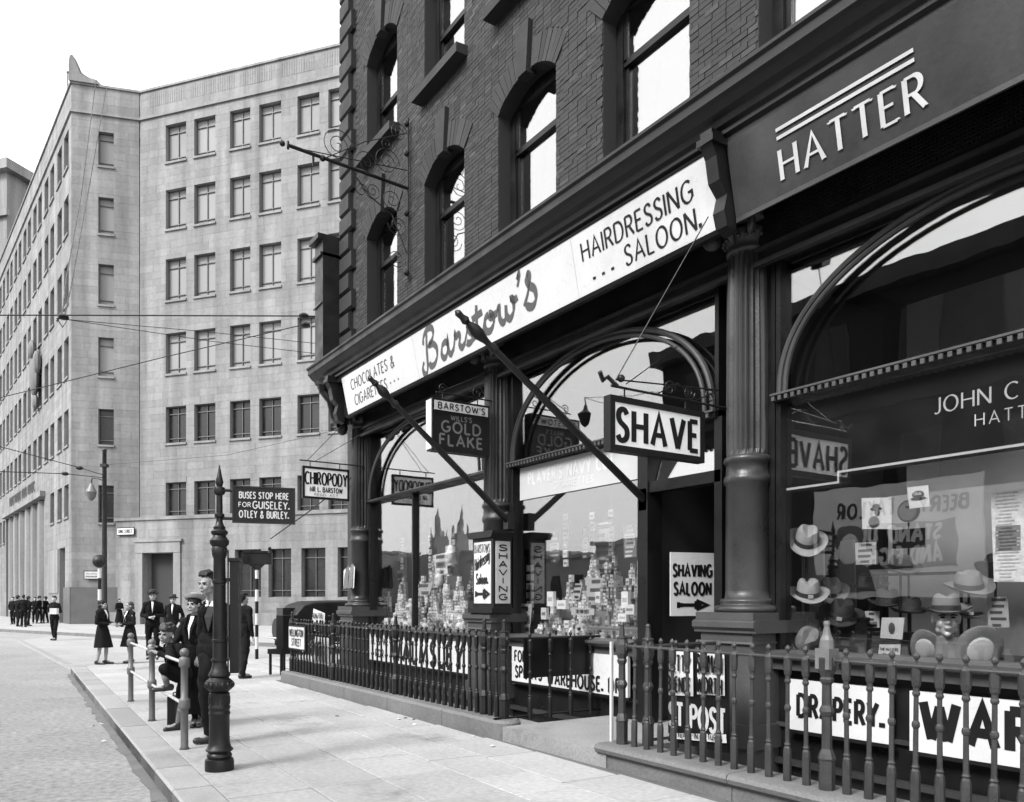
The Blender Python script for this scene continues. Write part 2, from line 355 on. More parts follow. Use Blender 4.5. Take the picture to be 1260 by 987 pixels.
# pavement on the shop side: base slab, kerb stones, flags
cor=[(-20.3,1.71)]+[(-20.3-1.0*math.sin(R(a)),2.71-1.0*math.cos(R(a))) for a in (15,30,45,60,75)]+[(-21.3,2.71)]
outline=[(30,kerbY(30)),(-20.3,kerbY(-20.3))]+cor[1:]+[(-21.3,60),(-14.9,60),(-14.9,4.78),(-7.2,4.78),(-7.2,4.9),(-5.5,4.9),(-5.5,4.78),(30,4.78)]
pv=MB().prism([(p[0],p[1]) for p in outline],-.5,-.014,'z'); pave=structure(pv.build('pavement',M_joint))
kerbpath=[(8,kerbY(8))]
x=8
while x>-20.2: x-=.92; kerbpath.append((x,kerbY(x)))
kerbpath=[p for p in kerbpath if p[0]>-20.0]+cor+[(-21.3,2.71+.92*i) for i in range(1,30)]
for i in range(len(kerbpath)-1):
    a=Vector((*kerbpath[i],0)); b=Vector((*kerbpath[i+1],0)); t=(b-a).normalized(); nrm=Vector((t.y,-t.x,0))*1   # to the pavement side
    if nrm.y<0 and abs(t.x)>.5 : nrm=-nrm
    if abs(t.x)<=.5: nrm=Vector((1,0,0))if True else nrm
    if 0.1<abs(t.y)<.99: nrm=Vector((-t.y,t.x,0)); nrm= nrm if nrm.dot(Vector((-19,4,0))-a)>0 else -nrm
    L=(b-a).length; a2=a+t*.005; b2=b-t*.005; z=.002+random.uniform(0,.004)
    mb=MB(); w=.3
    pts=[a2,b2,b2+nrm*w,a2+nrm*w]
    mb.add([(p.x,p.y,-.3) for p in pts]+[(p.x,p.y,z-.02) for p in pts[:2]]+[(pts[0].x+nrm.x*.02,pts[0].y+nrm.y*.02,z),(pts[1].x+nrm.x*.02,pts[1].y+nrm.y*.02,z),(pts[2].x,pts[2].y,z),(pts[3].x,pts[3].y,z)],
        [(0,1,5,4),(4,5,7,6),(6,7,8,9),(1,2,8,7,5),(0,4,6,9,3),(2,3,9,8)])
    mb.build('kerb_stone',M_kerb,pave)
flagme={}
def flag_mesh(L,W):
    k=(round(L,2),round(W,2))
    if k not in flagme:
        b=MB(); e=.006; c=.005; h=.0
        b.add([(e,e,-.02),(L-e,e,-.02),(L-e,W-e,-.02),(e,W-e,-.02),(e,e,h-c),(L-e,e,h-c),(L-e,W-e,h-c),(e,W-e,h-c),(e+c,e+c,h),(L-e-c,e+c,h),(L-e-c,W-e-c,h),(e+c,W-e-c,h)],
          [(0,1,5,4),(1,2,6,5),(2,3,7,6),(3,0,4,7),(4,5,9,8),(5,6,10,9),(6,7,11,10),(7,4,8,11),(8,9,10,11)])
        flagme[k]=b.mesh('paving_flag',M_flag)
    return flagme[k]
rowang=math.atan(-.0327); nfl=0
rws=[.66,.6,.66,.55,.62,.6]
y0=.31
for r,wd in enumerate(rws):
    x=4.0+random.random()
    while x>-21.0:
        L=random.choice([.7,.85,.95,1.1,1.25])
        xs=x-L
        if xs<-20.35: L=round(x+20.99,2); xs=-20.99
        if L<.08: break
        yy=kerbY(xs)+y0
        w2=wd if x<-14.9 else min(wd,round(4.66-yy-L*.033,2))
        if w2>.1:
            meshobj('paving_flag',flag_mesh(L,w2),pave,(xs,yy,random.uniform(-.002,.002)),(random.uniform(-.002,.002),random.uniform(-.002,.002),rowang)); nfl+=1
        x=xs
    y0+=wd
y=5.72
while y<16 and nfl<290:
    x=-14.98
    while x>-20.6:
        L=random.choice([.85,.95,1.1])
        if x-L<-20.35: L=round(x+20.99,2)
        meshobj('paving_flag',flag_mesh(L,.62),pave,(max(x-L,-21.0),y,random.uniform(-.002,.002))); nfl+=1; x-=L
    y+=.62
gm=MB()
for i in range(60):
    X=-20+i*.45; gm.prism([(X,kerbY(X)-.07-random.random()*.06),(X+.46,kerbY(X+.46)-.07-random.random()*.06),(X+.46,kerbY(X+.46)+.01),(X,kerbY(X)+.01)],-.13,-.118,'z')
gm.build('gutter',M_gutter).__setitem__('kind','structure')
# far pavement by the stone building
p=[at(-60,773,1),at(18,775,1),at(155,782.4,1),at(309,789,1),at(420,795,1)]
def gpt(px,py,z=0):
    Z=(CAMH-z)*FPX/(py-739); X,Y=cw((px-630)/FPX*Z,Z); return (X,Y)
fk=[gpt(-40,772.5),gpt(18,775),gpt(155,782.4),gpt(309,790),gpt(430,797)]
fk.insert(0,(fk[0][0]-60,fk[0][1]-18)); 
far=fk+[(-45,60),(-90,60),(-180,-20)]
structure(MB().prism(far,-.4,0,'z').build('far_pavement',M_flag))
mb=MB()
for a,b in zip(fk[:-1],fk[1:]):
    a=Vector((*a,0));b=Vector((*b,0));t=(b-a).normalized();n_=Vector((t.y,-t.x,0)); mb.prism([(a.x,a.y),(b.x,b.y),(b.x+n_.x*.15,b.y+n_.y*.15),(a.x+n_.x*.15,a.y+n_.y*.15)],-.4,.012,'z')
structure(mb.build('far_kerb',M_gutter))
structure(MB().prism([(-21.2,1.75),(-37.5,1.25),(-44,3.5),(-34,9),(-21.28,14)],-.13,-.1205,'z').build('side_street_mouth',M_apron))
# pale line across the carriageway
a=Vector((*gpt(16,783.5,-.12),0)); b=Vector((*gpt(84,817,-.12),0)); d=(b-a).normalized(); q=Vector((-d.y,d.x,0))*.09
structure(MB().prism([(a-q)[:2],(b-q)[:2],(b+q)[:2],(a+q)[:2]],-.13,-.119,'z').build('road_line',M_slab))

# ================================================================== BLOCK WALLS
def split_blocks(u0,u1,z0,z1,ops,bl,bh,rnd):
    out=[]; z=z0; r=0
    cuts=None
    while z<z1-1e-3:
        zt=min(z+bh,z1); 
        iv=[(u0,u1)]
        for (a,b,c,d) in ops:      # u range, z range
            if c<zt-.02 and d>z+.02:
                if c>z+.02 or d<zt-.02:   # partly cut course: keep the strip beside, clip later
                    pass
                nv=[]
                for (p,q) in iv:
                    if b<=p or a>=q: nv.append((p,q))
                    else:
                        if a>p: nv.append((p,a))
                        if b<q: nv.append((b,q))
                iv=nv
        for (p,q) in iv:
            x=p-(bl*(.5 if r%2 else 0)+rnd.random()*bl*.3); 
            while x<q:
                L=bl*rnd.uniform(.75,1.3); a,b=max(p,x),min(q,x+L)
                if q-b<bl*.25: b=q; x=q
                if b-a>.05: out.append((a,b,z,zt))
                x+=L
        # strips above / below openings inside a partly cut course
        for (a,b,c,d) in ops:
            if z+.02<c<zt-.02: out.append((a,b,z,c))
            if z+.02<d<zt-.02: out.append((a,b,d,zt))
        z=zt; r+=1
    return out
def frameM(P0,d):
    d=Vector((d[0],d[1],0)).normalized(); z=Vector((0,0,1)); y=z.cross(d)
    M=Matrix.Identity(4)
    for i in range(3): M[i][0]=d[i];M[i][1]=y[i];M[i][2]=z[i]
    M[0][3],M[1][3],M[2][3]=P0[0],P0[1],0
    return M
# ================================================================== PALE STONE OFFICE BUILDING
A=cw(-28.04,50.7); B=cw(-24.15,51.7)
dR=cw(.953,-.303); dC=cw(.970,.2457); dL=cw(-.63,.7766)
FR=frameM(B,dR); FC=frameM(A,dC)
# the left front runs away from the corner: build it from its far end so that y still points inward
LEN=60; farL=(A[0]+dL[0]*LEN,A[1]+dL[1]*LEN); FL=frameM(farL,(-dL[0],-dL[1]))
ob=thing('stone_office_building','tall pale stone office building with rows of blind-shaded windows across the junction','building',(A[0],A[1],0))
rows=[(29.57,31.96),(25.26,27.8),(20.7,23.36),(16.0,18.6),(11.56,13.9),(6.92,9.05)]
def kR(px): u=(px-630)/980; return (51.7*u+24.15)/(.953+.303*u)
def kC(px): u=(px-630)/980; return (50.7*u+28.04)/(.97-.2457*u)
def kL(px): u=(px-630)/980; return -(50.7*u+28.04)/(.63+.7766*u)
cR=[(kR(a),kR(b)) for a,b in ((204,229),(239,265),(283,308),(319,346),(366,393),(404,432))]
pit=(cR[4][0]-cR[2][0]+cR[2][0]-cR[0][0])/2
cR+=[(cR[4][0]+pit*k+(0 if j==0 else cR[5][0]-cR[4][0]),cR[4][1]+pit*k+(0 if j==0 else cR[5][1]-cR[4][1])) for k in (1,2) for j in (0,1)]
opsR=[(a,b,c,d) for (a,b) in cR for (c,d) in rows]
rowsC=[(29.4,31.6),(25.05,27.4),(20.5,23.1),(15.9,18.4),(11.5,13.8),(6.5,8.9)]
opsC=[(kC(121),kC(140),c,d) for (c,d) in rowsC]
cL=[]
for i in range(10):
    o=LEN-(.9+5.05*i); cL+= [(o-1.55,o),(o-3.9,o-2.3)]
opsL=[(a,b,c,d) for (a,b) in cL if a>2 for (c,d) in rows if not (c<8 and LEN-a>9.5 and LEN-b<31)]
entr=(LEN-30.5,LEN-9.8,0,9.1); dorL=(LEN-4.1,LEN-2.1,0,5.0)
opsL2=opsL+[entr,dorL]
H=34.4
blocks=[]
rnd=random.Random(3)
for F,u1,ops in ((FR,kR(432)+2*pit+3,opsR),(FC,3.97,opsC),(FL,LEN,opsL2)):
    z_lo=6.6 if F is FR else 0.
    for b in split_blocks(0,u1,z_lo,32.6,ops,1.25,.46,rnd): blocks.append((F,)+b)
    for b in split_blocks(0,u1,32.85,H,[],1.5,.52,rnd): blocks.append((F,)+b)
def blk(mb,F,a,b,c,d,y=0):
    s=len(mb.v); g=.0035; pr=rnd.uniform(0,.008)+y; mb.box(a+g,.0-pr,c+g,b-g,.1,d-g); mb.xf(F,s)
def cdist(F,b):
    p=F@Vector(((b[0]+b[1])/2,0,(b[2]+b[3])/2)); return p.length
blocks.sort(key=lambda t: cdist(t[0],t[1:])+(200 if (t[0]@Vector((t[1],0,t[3]))).x>-28 else 0))
for t in blocks[:250]:
    mb=MB(); blk(mb,*t); mb.build('stone_block',M_portland,ob,world=True)
mb=MB()
for t in blocks[250:]: blk(mb,*t)
mb.build('ashlar_courses',M_portland,ob,world=True,kind='stuff')
# backing wall with the openings left out, reveals and windows
def backing(mb,F,u0,u1,z0,z1,ops,y0=.02,depth=.5):
    us=sorted(set([u0,u1]+[o[0] for o in ops]+[o[1] for o in ops])); 
    for i in range(len(us)-1):
        a,b=us[i],us[i+1]; m=(a+b)/2
        col=sorted([(o[2],o[3]) for o in ops if o[0]<m<o[1]]); z=z0
        for c,d in col+[(z1,z1)]:
            if c>z+1e-4:
                s=len(mb.v); mb.box(a,y0,z,b,depth,c); mb.xf(F,s)
            z=max(z,d)
mb=MB(); uR=kR(432)+2*pit+3
backing(mb,FR,-.0,uR,0,H-.02,opsR); backing(mb,FC,0,3.97,0,H-.02,opsC); backing(mb,FL,0,LEN,0,H-.02,opsL2)
mb.build('wall',M_portland,ob,world=True)
# dark core so that nothing shines through, roof
mb=MB()
for F,u1 in ((FR,uR),(FL,LEN-1)):
    s=len(mb.v); mb.box(1,4.5,0,u1,5,H-1); mb.xf(F,s)
mb.build('inner_wall',M_dark,ob,world=True)
pA=[FL@Vector((0,.3,0)),FL@Vector((LEN,.3,0)),FR@Vector((0,.3,0)),FR@Vector((uR,.3,0)),FR@Vector((uR,18,0)),FL@Vector((0,25,0))]
MB().prism([(p.x,p.y) for p in pA],H-.9,H-.6,'z').build('roof',M_stonedark,ob,world=True)
# string course and coping
mb=MB()
for F,u0,u1 in ((FR,-.02,uR),(FC,-.05,4.0),(FL,0,LEN+.03)):
    s=len(mb.v); mb.box(u0,-.12,32.6,u1,.05,32.72); mb.box(u0,-.05,32.722,u1,.04,32.85); mb.box(u0,-.1,H,u1,.5,H+.14); mb.xf(F,s)
mb.build('string_course',M_portland,ob,world=True)
mb=MB()   # reeded panels on the parapet
u=.8
while u<uR:
    n=rnd.randint(14,24)
    for i in range(n):
        s=len(mb.v); mb.box(u+i*.17,-.02,33.35,u+i*.17+.07,.0,34.2); mb.xf(FR,s)
    u+=n*.17+rnd.uniform(.3,.6)
mb.build('reeded_parapet',M_portland,ob,world=True,kind='stuff')
wcache={}
def far_window(F,a,b,c,d,blind,par,depth=.24,mull=2,nm='window'):
    W=b-a;Hh=d-c
    o=bpy.data.objects.new(nm,None)
    key=(round(W,2),round(Hh,2),mull)
    if key not in wcache:
        m=MB(); t=.035
        m.box(0,0,0,t,.08,Hh); m.box(W-t,0,0,W,.08,Hh); m.box(t,0,0,W-t,.08,t); m.box(t,0,Hh-t,W-t,.08,Hh)
        m.box(t,.01,Hh*.8,W-t,.07,Hh*.8+.05); m.box(t,.01,Hh*.13,W-t,.07,Hh*.13+.05)
        for i in range(1,mull): m.box(W*i/mull-.018,.006,t,W*i/mull+.018,.074,Hh-t)
        wcache[key]=(m.mesh('window',M_wframe),MB().box(t*.5,.085,t*.5,W-t*.5,.1,Hh-t*.5).mesh('pane',M_farglass),MB().box(t*.5,.085,t*.5,W-t*.5,.1,Hh-t*.5).mesh('pane',M_blind))
    fr,pd,pb=wcache[key]
    M=parent_world(par).inverted()@F@Matrix.Translation((a,depth,c))
    w_=bpy.data.objects.new('window',fr); COL.objects.link(w_); w_.parent=par; w_.matrix_local=M
    p_=bpy.data.objects.new('pane',pb if blind else pd); COL.objects.link(p_); p_.parent=w_
for (a,b,c,d) in opsR: far_window(FR,a,b,c,d,c>15,ob)
for (a,b,c,d) in opsC: far_window(FC,a,b,c,d,c>15,ob,mull=1)
for (a,b,c,d) in opsL: far_window(FL,a,b,c,d,False,ob)
# sills
for F,ops in ((FR,opsR),(FC,opsC),(FL,opsL)):
    for (a,b,c,d) in ops: mb=MB(); mb.box(a-.05,-.1,c-.13,b+.05,.22,c-.002); mb.xf(F); mb.build('window_sill',M_portland,ob,world=True)
# projecting single-storey front
blocks2=[]; LW=[(kR(299),kR(331),1.7,4.6),(kR(340),kR(367.5),1.7,4.6),(kR(380),kR(409),1.7,4.6),(kR(424),kR(452),1.7,4.6)]
door=(kR(188),kR(225),0,4.5)
FB=FR@Matrix.Translation((0,-.8,0))
for b in split_blocks(-1.2,uR,.0,6.6,LW+[door],1.1,.46,rnd): blocks2.append(b)
mb=MB()
for b in blocks2: blk(mb,FB,*b)
mb.build('ashlar_courses',M_portland,ob,world=True,kind='stuff')
mb=MB(); backing(mb,FB,-1.2,uR,0,6.6,LW+[door],.02,.7); s=len(mb.v); mb.box(-1.25,-.1,6.6,uR,.9,6.78); mb.box(-1.2,.1,0,-1.0,1.2,6.6); mb.xf(FB,s); mb.build('ground_floor_front',M_portland,ob,world=True)
for (a,b,c,d) in LW: far_window(FB,a,b,c,d,False,ob,depth=.3)
mb=MB(); s=0; mb.box(door[0]-.55,-.1,0,door[0]-.02,-.02,5.1); mb.box(door[1]+.02,-.1,0,door[1]+.55,-.02,5.1); mb.box(door[0]-.55,-.13,4.52,door[1]+.55,-.021,5.2); mb.box(door[0]-.7,-.2,5.2,door[1]+.7,.0,5.35); mb.xf(FB); mb.build('doorway_surround',M_portland,ob,world=True)
mb=MB(); mb.box(door[0],.7,0,door[1],.8,4.5); mb.xf(FB); mb.build('door',M_dark,ob,world=True)
mb=MB(); mb.box(-1.4,-.3,-.02,door[0],-.05,.75); mb.box(door[1],-.3,-.02,uR,-.05,.75); mb.xf(FB); mb.build('plinth',M_portland,ob,world=True)
# granite plinth of the corner and left front
mb=MB()
s=len(mb.v); mb.box(-.08,-.12,0,2.9,.0,2.35); mb.xf(FC,s); s=len(mb.v); mb.box(LEN-2.05,-.12,0,LEN+.1,.0,2.35); mb.xf(FL,s)
mb.build('granite_plinth',M_portplinth,ob,world=True)
# giant entrance in the left front
mb=MB()
e0,e1=entr[0],entr[1]
for i in range(13):
    x=e0+.6+i*1.6
    s=len(mb.v); mb.lathe([(.42,0),(.42,9.0)],x,.35 if i%2 else .5,0,12,rf=lambda k,z:1-.1*(k%2)); mb.xf(FL,s)
mb.build('entrance_columns',M_portland,ob,world=True)
mb=MB(); mb.box(e0,1.0,0,e1,1.1,9.1); mb.xf(FL); mb.build('entrance_recess',M_dark,ob,world=True)
mb=MB(); mb.box(e0-.3,-.35,9.1,e1+.3,-.02,9.5); mb.xf(FL); mb.build('entrance_hood',M_portland,ob,world=True)
mb=MB(); mb.box(dorL[0],.5,0,dorL[1],.6,5.0); mb.xf(FL); mb.build('door',M_dark,ob,world=True)
mb=MB(); mb.box(LEN-8.,-.06,2.0,LEN-4.4,-.032,5.0); mb.xf(FL); mb.build('pale_panel',M_portland,ob,world=True)
mb=MB()   # unreadable bronze letters of the frieze: worn upright strokes
for i in range(26):
    x=e0+3+i*.52; 
    if i in (5,13,19): continue
    mb.box(x,-.1,10.0,x+.1,-.035,10.75)
    if i%2: mb.box(x+.1,-.09,10.0,x+.34,-.035,10.1)
    if i%3: mb.box(x+.1,-.09,10.64,x+.34,-.035,10.75)
mb.xf(FL); mb.build('frieze_letters',M_wframe,ob,world=True,kind='stuff')
# carved crest on the left front
mb=MB(); mb.ball((LEN-11.9,-.35,18.3),(.9,.35,1.5),10,8); mb.ball((LEN-11.9,-.5,20.3),(.5,.3,.7),10,6); mb.ball((LEN-12.7,-.3,19.2),(.35,.3,.9),8,6); mb.ball((LEN-11.1,-.3,19.2),(.35,.3,.9),8,6); mb.ball((LEN-11.9,-.3,16.4),(.45,.25,.6),8,6)
mb.xf(FL); mb.build('carved_crest',M_plinth,ob,world=True,auto=True)
# winged stone figure over the corner
st=[(-.1,H+.1),(-.12,H+1.2),(-.05,H+1.75),(.06,H+1.82),(.3,H+1.5),(.5,H+1.05),(.62,H+.75),(.85,H+.6),(1.05,H+.5),(1.5,H+.42),(1.8,H+.1)]
mb=MB().prism(st,-.1,.6,'y').prism([(x*.9-.02,z-.12 if z>H+.3 else z) for x,z in st],-.22,.72,'y'); mb.xf(FC)
mb.build('corner_figure',M_portland,ob,world=True,auto=True)
fp=thing('flagpole','thin bare flagpole standing on the roof of the pale stone building','flagpole',tuple((FL@Vector((LEN-7,1,H-.6)))))
MB().lathe([(.07,0),(.05,5.2),(.03,5.3)],seg=8).build('pole',M_steel,fp); MB().ball((0,0,5.35),.1,8,6).build('finial',M_steel,fp)
# building further along on the left
X0=cw(-78,96); fb=thing('cornice_building','pale building with heavy cornice seen beyond the end of the stone office building','building',(X0[0],X0[1],0),math.atan2(dR[1],dR[0]))
MB().box(0,0,0,22.5,20,49.5).build('wall',M_portland,fb); MB().box(-.5,-.8,49.5,23.4,20,50.6).build('cornice',M_portland,fb)
MB().box(-.3,-.4,44.5,22.9,-.02,45.2).build('string_course',M_portland,fb)
for i in range(6):
    for j in range(8): 
        w_=MB().box(1.4+i*3.6,-.05,6+j*5.,3.0+i*3.6,-.01,9.+j*5.).build('window',M_farglass,fb)
# ================================================================== ACROSS THE STREET (seen in the shop glass)
op=thing('opposite_building','sooty building with heavy cornice across the street, mirrored in the shop windows','building',(-29,-16,0))
MB().box(0,-14,0,44,0,13.2).build('wall',M_opp,op); MB().box(-.4,-14,13.2,44.4,.5,13.9).build('cornice',M_stonedark,op); MB().box(-.1,-.05,8.8,44.1,.25,9.1).build('string_course',M_opp,op)
for i in range(12):
    for j,zz in enumerate((5.2,9.9)):
        f=MB(); x=1.6+i*3.6; f.box(x,-.02,zz,x+1.5,.06,zz+2.5); f_=f.build('window',M_stonedark,op); MB().box(x+.12,.03,zz+.12,x+1.38,.07,zz+2.38).build('pane',M_farglass,f_)
for i in range(5): MB().box(3+i*8,-6,13.9,4.6+i*8,-5,16.2).build('chimney',M_opp,op)
hd=thing('hoarding','pale film poster hoarding across the street, mirrored in the hatter\'s window','hoarding',(-18.8,-13.9,0))
MB().box(0,-.1,1.6,6.2,0,5.6).build('board',M_cream,hd)
MB().box(2.2,0,2.6,5.4,.01,4.2).build('title_band',M_black,hd); MB().ball((1.5,.02,3.75),(.62,.04,.55),16,8).prism([(.5,1.8),(2.5,1.8),(2.2,2.7),(1.7,3.0),(1.2,3.0),(.8,2.7)],.0,.02,'y').build('portrait_hair_and_coat',M_grey,hd); MB().ball((1.55,.04,3.4),(.42,.04,.62),16,8).build('portrait_face',M_cream,hd)
for xx in (.3,5.8): MB().box(xx,-.3,-.1,xx+.15,-.12,5.7).build('post',M_timber,hd)
# seen from across the street its writing runs from +X to -X
lettering(hd,[dict(t='BEERY - TAYLOR',x=3.4,z=4.75,h=.5,w=4.6,wt=.2)],(6.2+.6,.0,0),(-1,0,0),(0,0,1),(0,1,0),M_black,off=.012,world=False)
lettering(hd,[dict(t='STAND UP',x=3.2,z=3.8,h=.55,w=2.9,wt=.24),dict(t='AND FIGHT',x=3.2,z=3.05,h=.55,w=3.0,wt=.24)],(6.6,.0,0),(-1,0,0),(0,0,1),(0,1,0),M_cream,off=.016,world=False)
ch=thing('twin_towered_church','distant church with twin spires across the street, mirrored in the shop windows','church',(-87,-42,0))
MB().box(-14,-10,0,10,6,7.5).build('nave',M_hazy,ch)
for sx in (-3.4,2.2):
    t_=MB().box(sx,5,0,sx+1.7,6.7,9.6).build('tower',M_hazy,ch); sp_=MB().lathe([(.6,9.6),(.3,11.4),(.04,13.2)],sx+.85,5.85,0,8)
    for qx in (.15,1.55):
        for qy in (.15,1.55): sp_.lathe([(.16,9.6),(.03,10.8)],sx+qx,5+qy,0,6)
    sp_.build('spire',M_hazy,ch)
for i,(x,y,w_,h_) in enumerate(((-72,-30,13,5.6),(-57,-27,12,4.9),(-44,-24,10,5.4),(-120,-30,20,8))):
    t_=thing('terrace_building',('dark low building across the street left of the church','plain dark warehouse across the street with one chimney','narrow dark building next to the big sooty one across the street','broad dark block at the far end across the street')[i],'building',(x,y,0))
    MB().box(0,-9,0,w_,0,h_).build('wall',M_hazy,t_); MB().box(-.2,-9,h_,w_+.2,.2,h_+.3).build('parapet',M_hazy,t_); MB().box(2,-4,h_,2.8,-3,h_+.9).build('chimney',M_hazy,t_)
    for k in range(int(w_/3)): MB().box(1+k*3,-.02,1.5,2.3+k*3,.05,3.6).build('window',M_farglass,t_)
# ================================================================== BRICK CORNER BUILDING WITH THE SHOPFRONTS
XL=-15.0; XR=3.0; YWALL=6.05
bb=thing('brick_corner_building','sooty Victorian brick building with arched sash windows above the hairdressing saloon and hatter shopfronts','building',(XL,YWALL,0))
def part(mb,name,m,auto=False,kind=None): return mb.build(name,m,bb,world=True,auto=auto,kind=kind)
ARCH1=[(-13.92,-12.63),(-11.6,-10.32),(-9.38,-8.04),(-7.13,-5.77),(-4.9,-3.6),(-2.7,-1.4),(-.5,.8)]
wins=[(a,b,6.36,8.27,8.54) for a,b in ARCH1]+[(a,b,9.78,11.5,11.8) for a,b in ARCH1]
def arch_c(a,b,sp,ap):
    h=(b-a)/2; s=ap-sp; r=(h*h+s*s)/(2*s); return (a+b)/2, ap-r, r
ZT=15.5
# backing wall with arched openings
mb=MB()
xs=sorted(set([XL,XR]+[v for w_ in wins for v in w_[:2]])) 
for i in range(len(xs)-1):
    a,b=xs[i],xs[i+1]; ws=[w_ for w_ in wins if w_[0]<(a+b)/2<w_[1]]
    if not ws: mb.box(a,YWALL+.005,6.3,b,YWALL+.45,ZT); continue
    N=8
    for k in range(N):
        p=a+(b-a)*k/N; q=a+(b-a)*(k+1)/N; z=zp=zq=6.3
        for w_ in sorted(ws,key=lambda t:t[2]):
            if w_[2]>z+.01: 
                pass
            cx,cz,r=arch_c(*w_[:2],*w_[3:]); tp=cz+math.sqrt(r*r-(p-cx)**2); tq=cz+math.sqrt(r*r-(q-cx)**2)
            if w_[2]>z+.01: mb.add([(p,YWALL+.005,zp),(q,YWALL+.005,zq),(q,YWALL+.005,w_[2]),(p,YWALL+.005,w_[2])],[(0,1,2,3)]); mb.quad((p,YWALL+.005,w_[2]),(q,YWALL+.005,w_[2]),(q,YWALL+.45,w_[2]),(p,YWALL+.45,w_[2]))
            mb.quad((p,YWALL+.005,tp),(q,YWALL+.005,tq),(q,YWALL+.45,tq),(p,YWALL+.45,tp))
            zp,zq=tp,tq; z=w_[3]
        mb.add([(p,YWALL+.005,zp),(q,YWALL+.005,zq),(q,YWALL+.005,ZT),(p,YWALL+.005,ZT)],[(0,1,2,3)])
part(mb,'wall',M_mortar)
# end wall, back and roof
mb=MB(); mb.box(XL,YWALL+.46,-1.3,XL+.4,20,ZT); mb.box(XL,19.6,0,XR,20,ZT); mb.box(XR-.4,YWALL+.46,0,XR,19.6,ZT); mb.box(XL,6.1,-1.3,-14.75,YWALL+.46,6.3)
part(mb,'side_wall',M_basement)
part(MB().box(XL-.2,YWALL-.3,ZT,XR+.2,20.2,ZT+.4),'roof',M_stonedark)
part(MB().box(XL+.45,8.6,5.6,XR-.4,8.8,ZT-.1).box(XL+.45,YWALL+.5,5.9,XR-.45,19,6.0),'inner_wall',M_dark)
# bricks
ringdepth=.36
def cut_iv(z):
    out=[]
    for (a,b,z0,sp,ap) in wins:
        if z0-.2<z<=sp: out.append((a,b))
        elif sp<z<ap+ringdepth+.02:
            cx,cz,r=arch_c(a,b,sp,ap); ro=r+ringdepth; dz=z-cz
            if dz<ro:
                hw=math.sqrt(ro*ro-dz*dz); lim=(b-a)/2+.13
                hw=min(hw,lim+ (0 if z>sp+.05 else 0)); out.append((cx-hw,cx+hw))
        if sp<z<ap+.62: cx=(a+b)/2; out.append((cx-.17,cx+.17))
    return out
bricks=[]; z=6.37; r=0; rb=random.Random(11)
CH=.06
while z<14.2:
    cuts=cut_iv(z+CH/2); x=XL+.55+(.089 if r%2 else 0)
    while x<XR-.1:
        L=.178 if not (r%2==0 and rb.random()<.06) else .086
        ivs=[(x,min(x+L,XR))]
        for (a,b) in cuts:
            nv=[]
            for p,q in ivs:
                if b<=p or a>=q: nv.append((p,q))
                else:
                    if a>p: nv.append((p,a))
                    if b<q: nv.append((b,q))
            ivs=nv
        for p,q in ivs:
            if q-p>.03: bricks.append((p,q,z))
        x+=L
    z+=CH; r+=1
def brick(mb,p,q,z,ym=0): 
    g=.0035; pr=rb.uniform(.001,.006); mb.add([(p+g,YWALL-pr,z+g),(q-g,YWALL-pr,z+g),(q-g,YWALL-pr,z+CH-g),(p+g,YWALL-pr,z+CH-g),(p+g,YWALL+.02,z+g),(q-g,YWALL+.02,z+g),(q-g,YWALL+.02,z+CH-g),(p+g,YWALL+.02,z+CH-g)],
        [(0,1,2,3),(0,4,5,1),(1,5,6,2),(2,6,7,3),(3,7,4,0)])
def vis(b): 
    x,z=(b[0]+b[1])/2,b[2]; Z=-CS*x+SN*YWALL; 
    if Z<.5: return 1e3
    px=630+FPX*(SN*x+CS*YWALL)/Z; py=739-FPX*(z-1.5)/Z
    return Z if (-5<px<1265 and 0<py and py<987) else 1e3+Z
bricks.sort(key=vis)
bm_={}
for b in bricks[:290]:
    m_=M_brick2 if rb.random()<.12 else M_brick
    key=(round(b[1]-b[0],2),m_.name)
    if key not in bm_:
        t=MB(); sv=len(t.v); brick(t,0,b[1]-b[0],0); bm_[key]=t.mesh('brick',m_)
    o=bpy.data.objects.new('brick',bm_[key]); COL.objects.link(o); o.parent=bb; o.location=(b[0]-XL,rb.uniform(-.006,.004)-0*YWALL-YWALL+0,b[2]); 
m1,m2=MB(),MB()
for b in bricks[290:]:
    n=math.sin(b[0]*1.7+b[2]*2.3)+math.sin(b[0]*.6-b[2]*1.1)
    brick(m2 if rb.random()<(.05 if n<.6 else .3) else m1,*b)
part(m1,'brick_courses',M_brick,kind='stuff'); part(m2,'pale_brick_courses',M_brick2,kind='stuff')
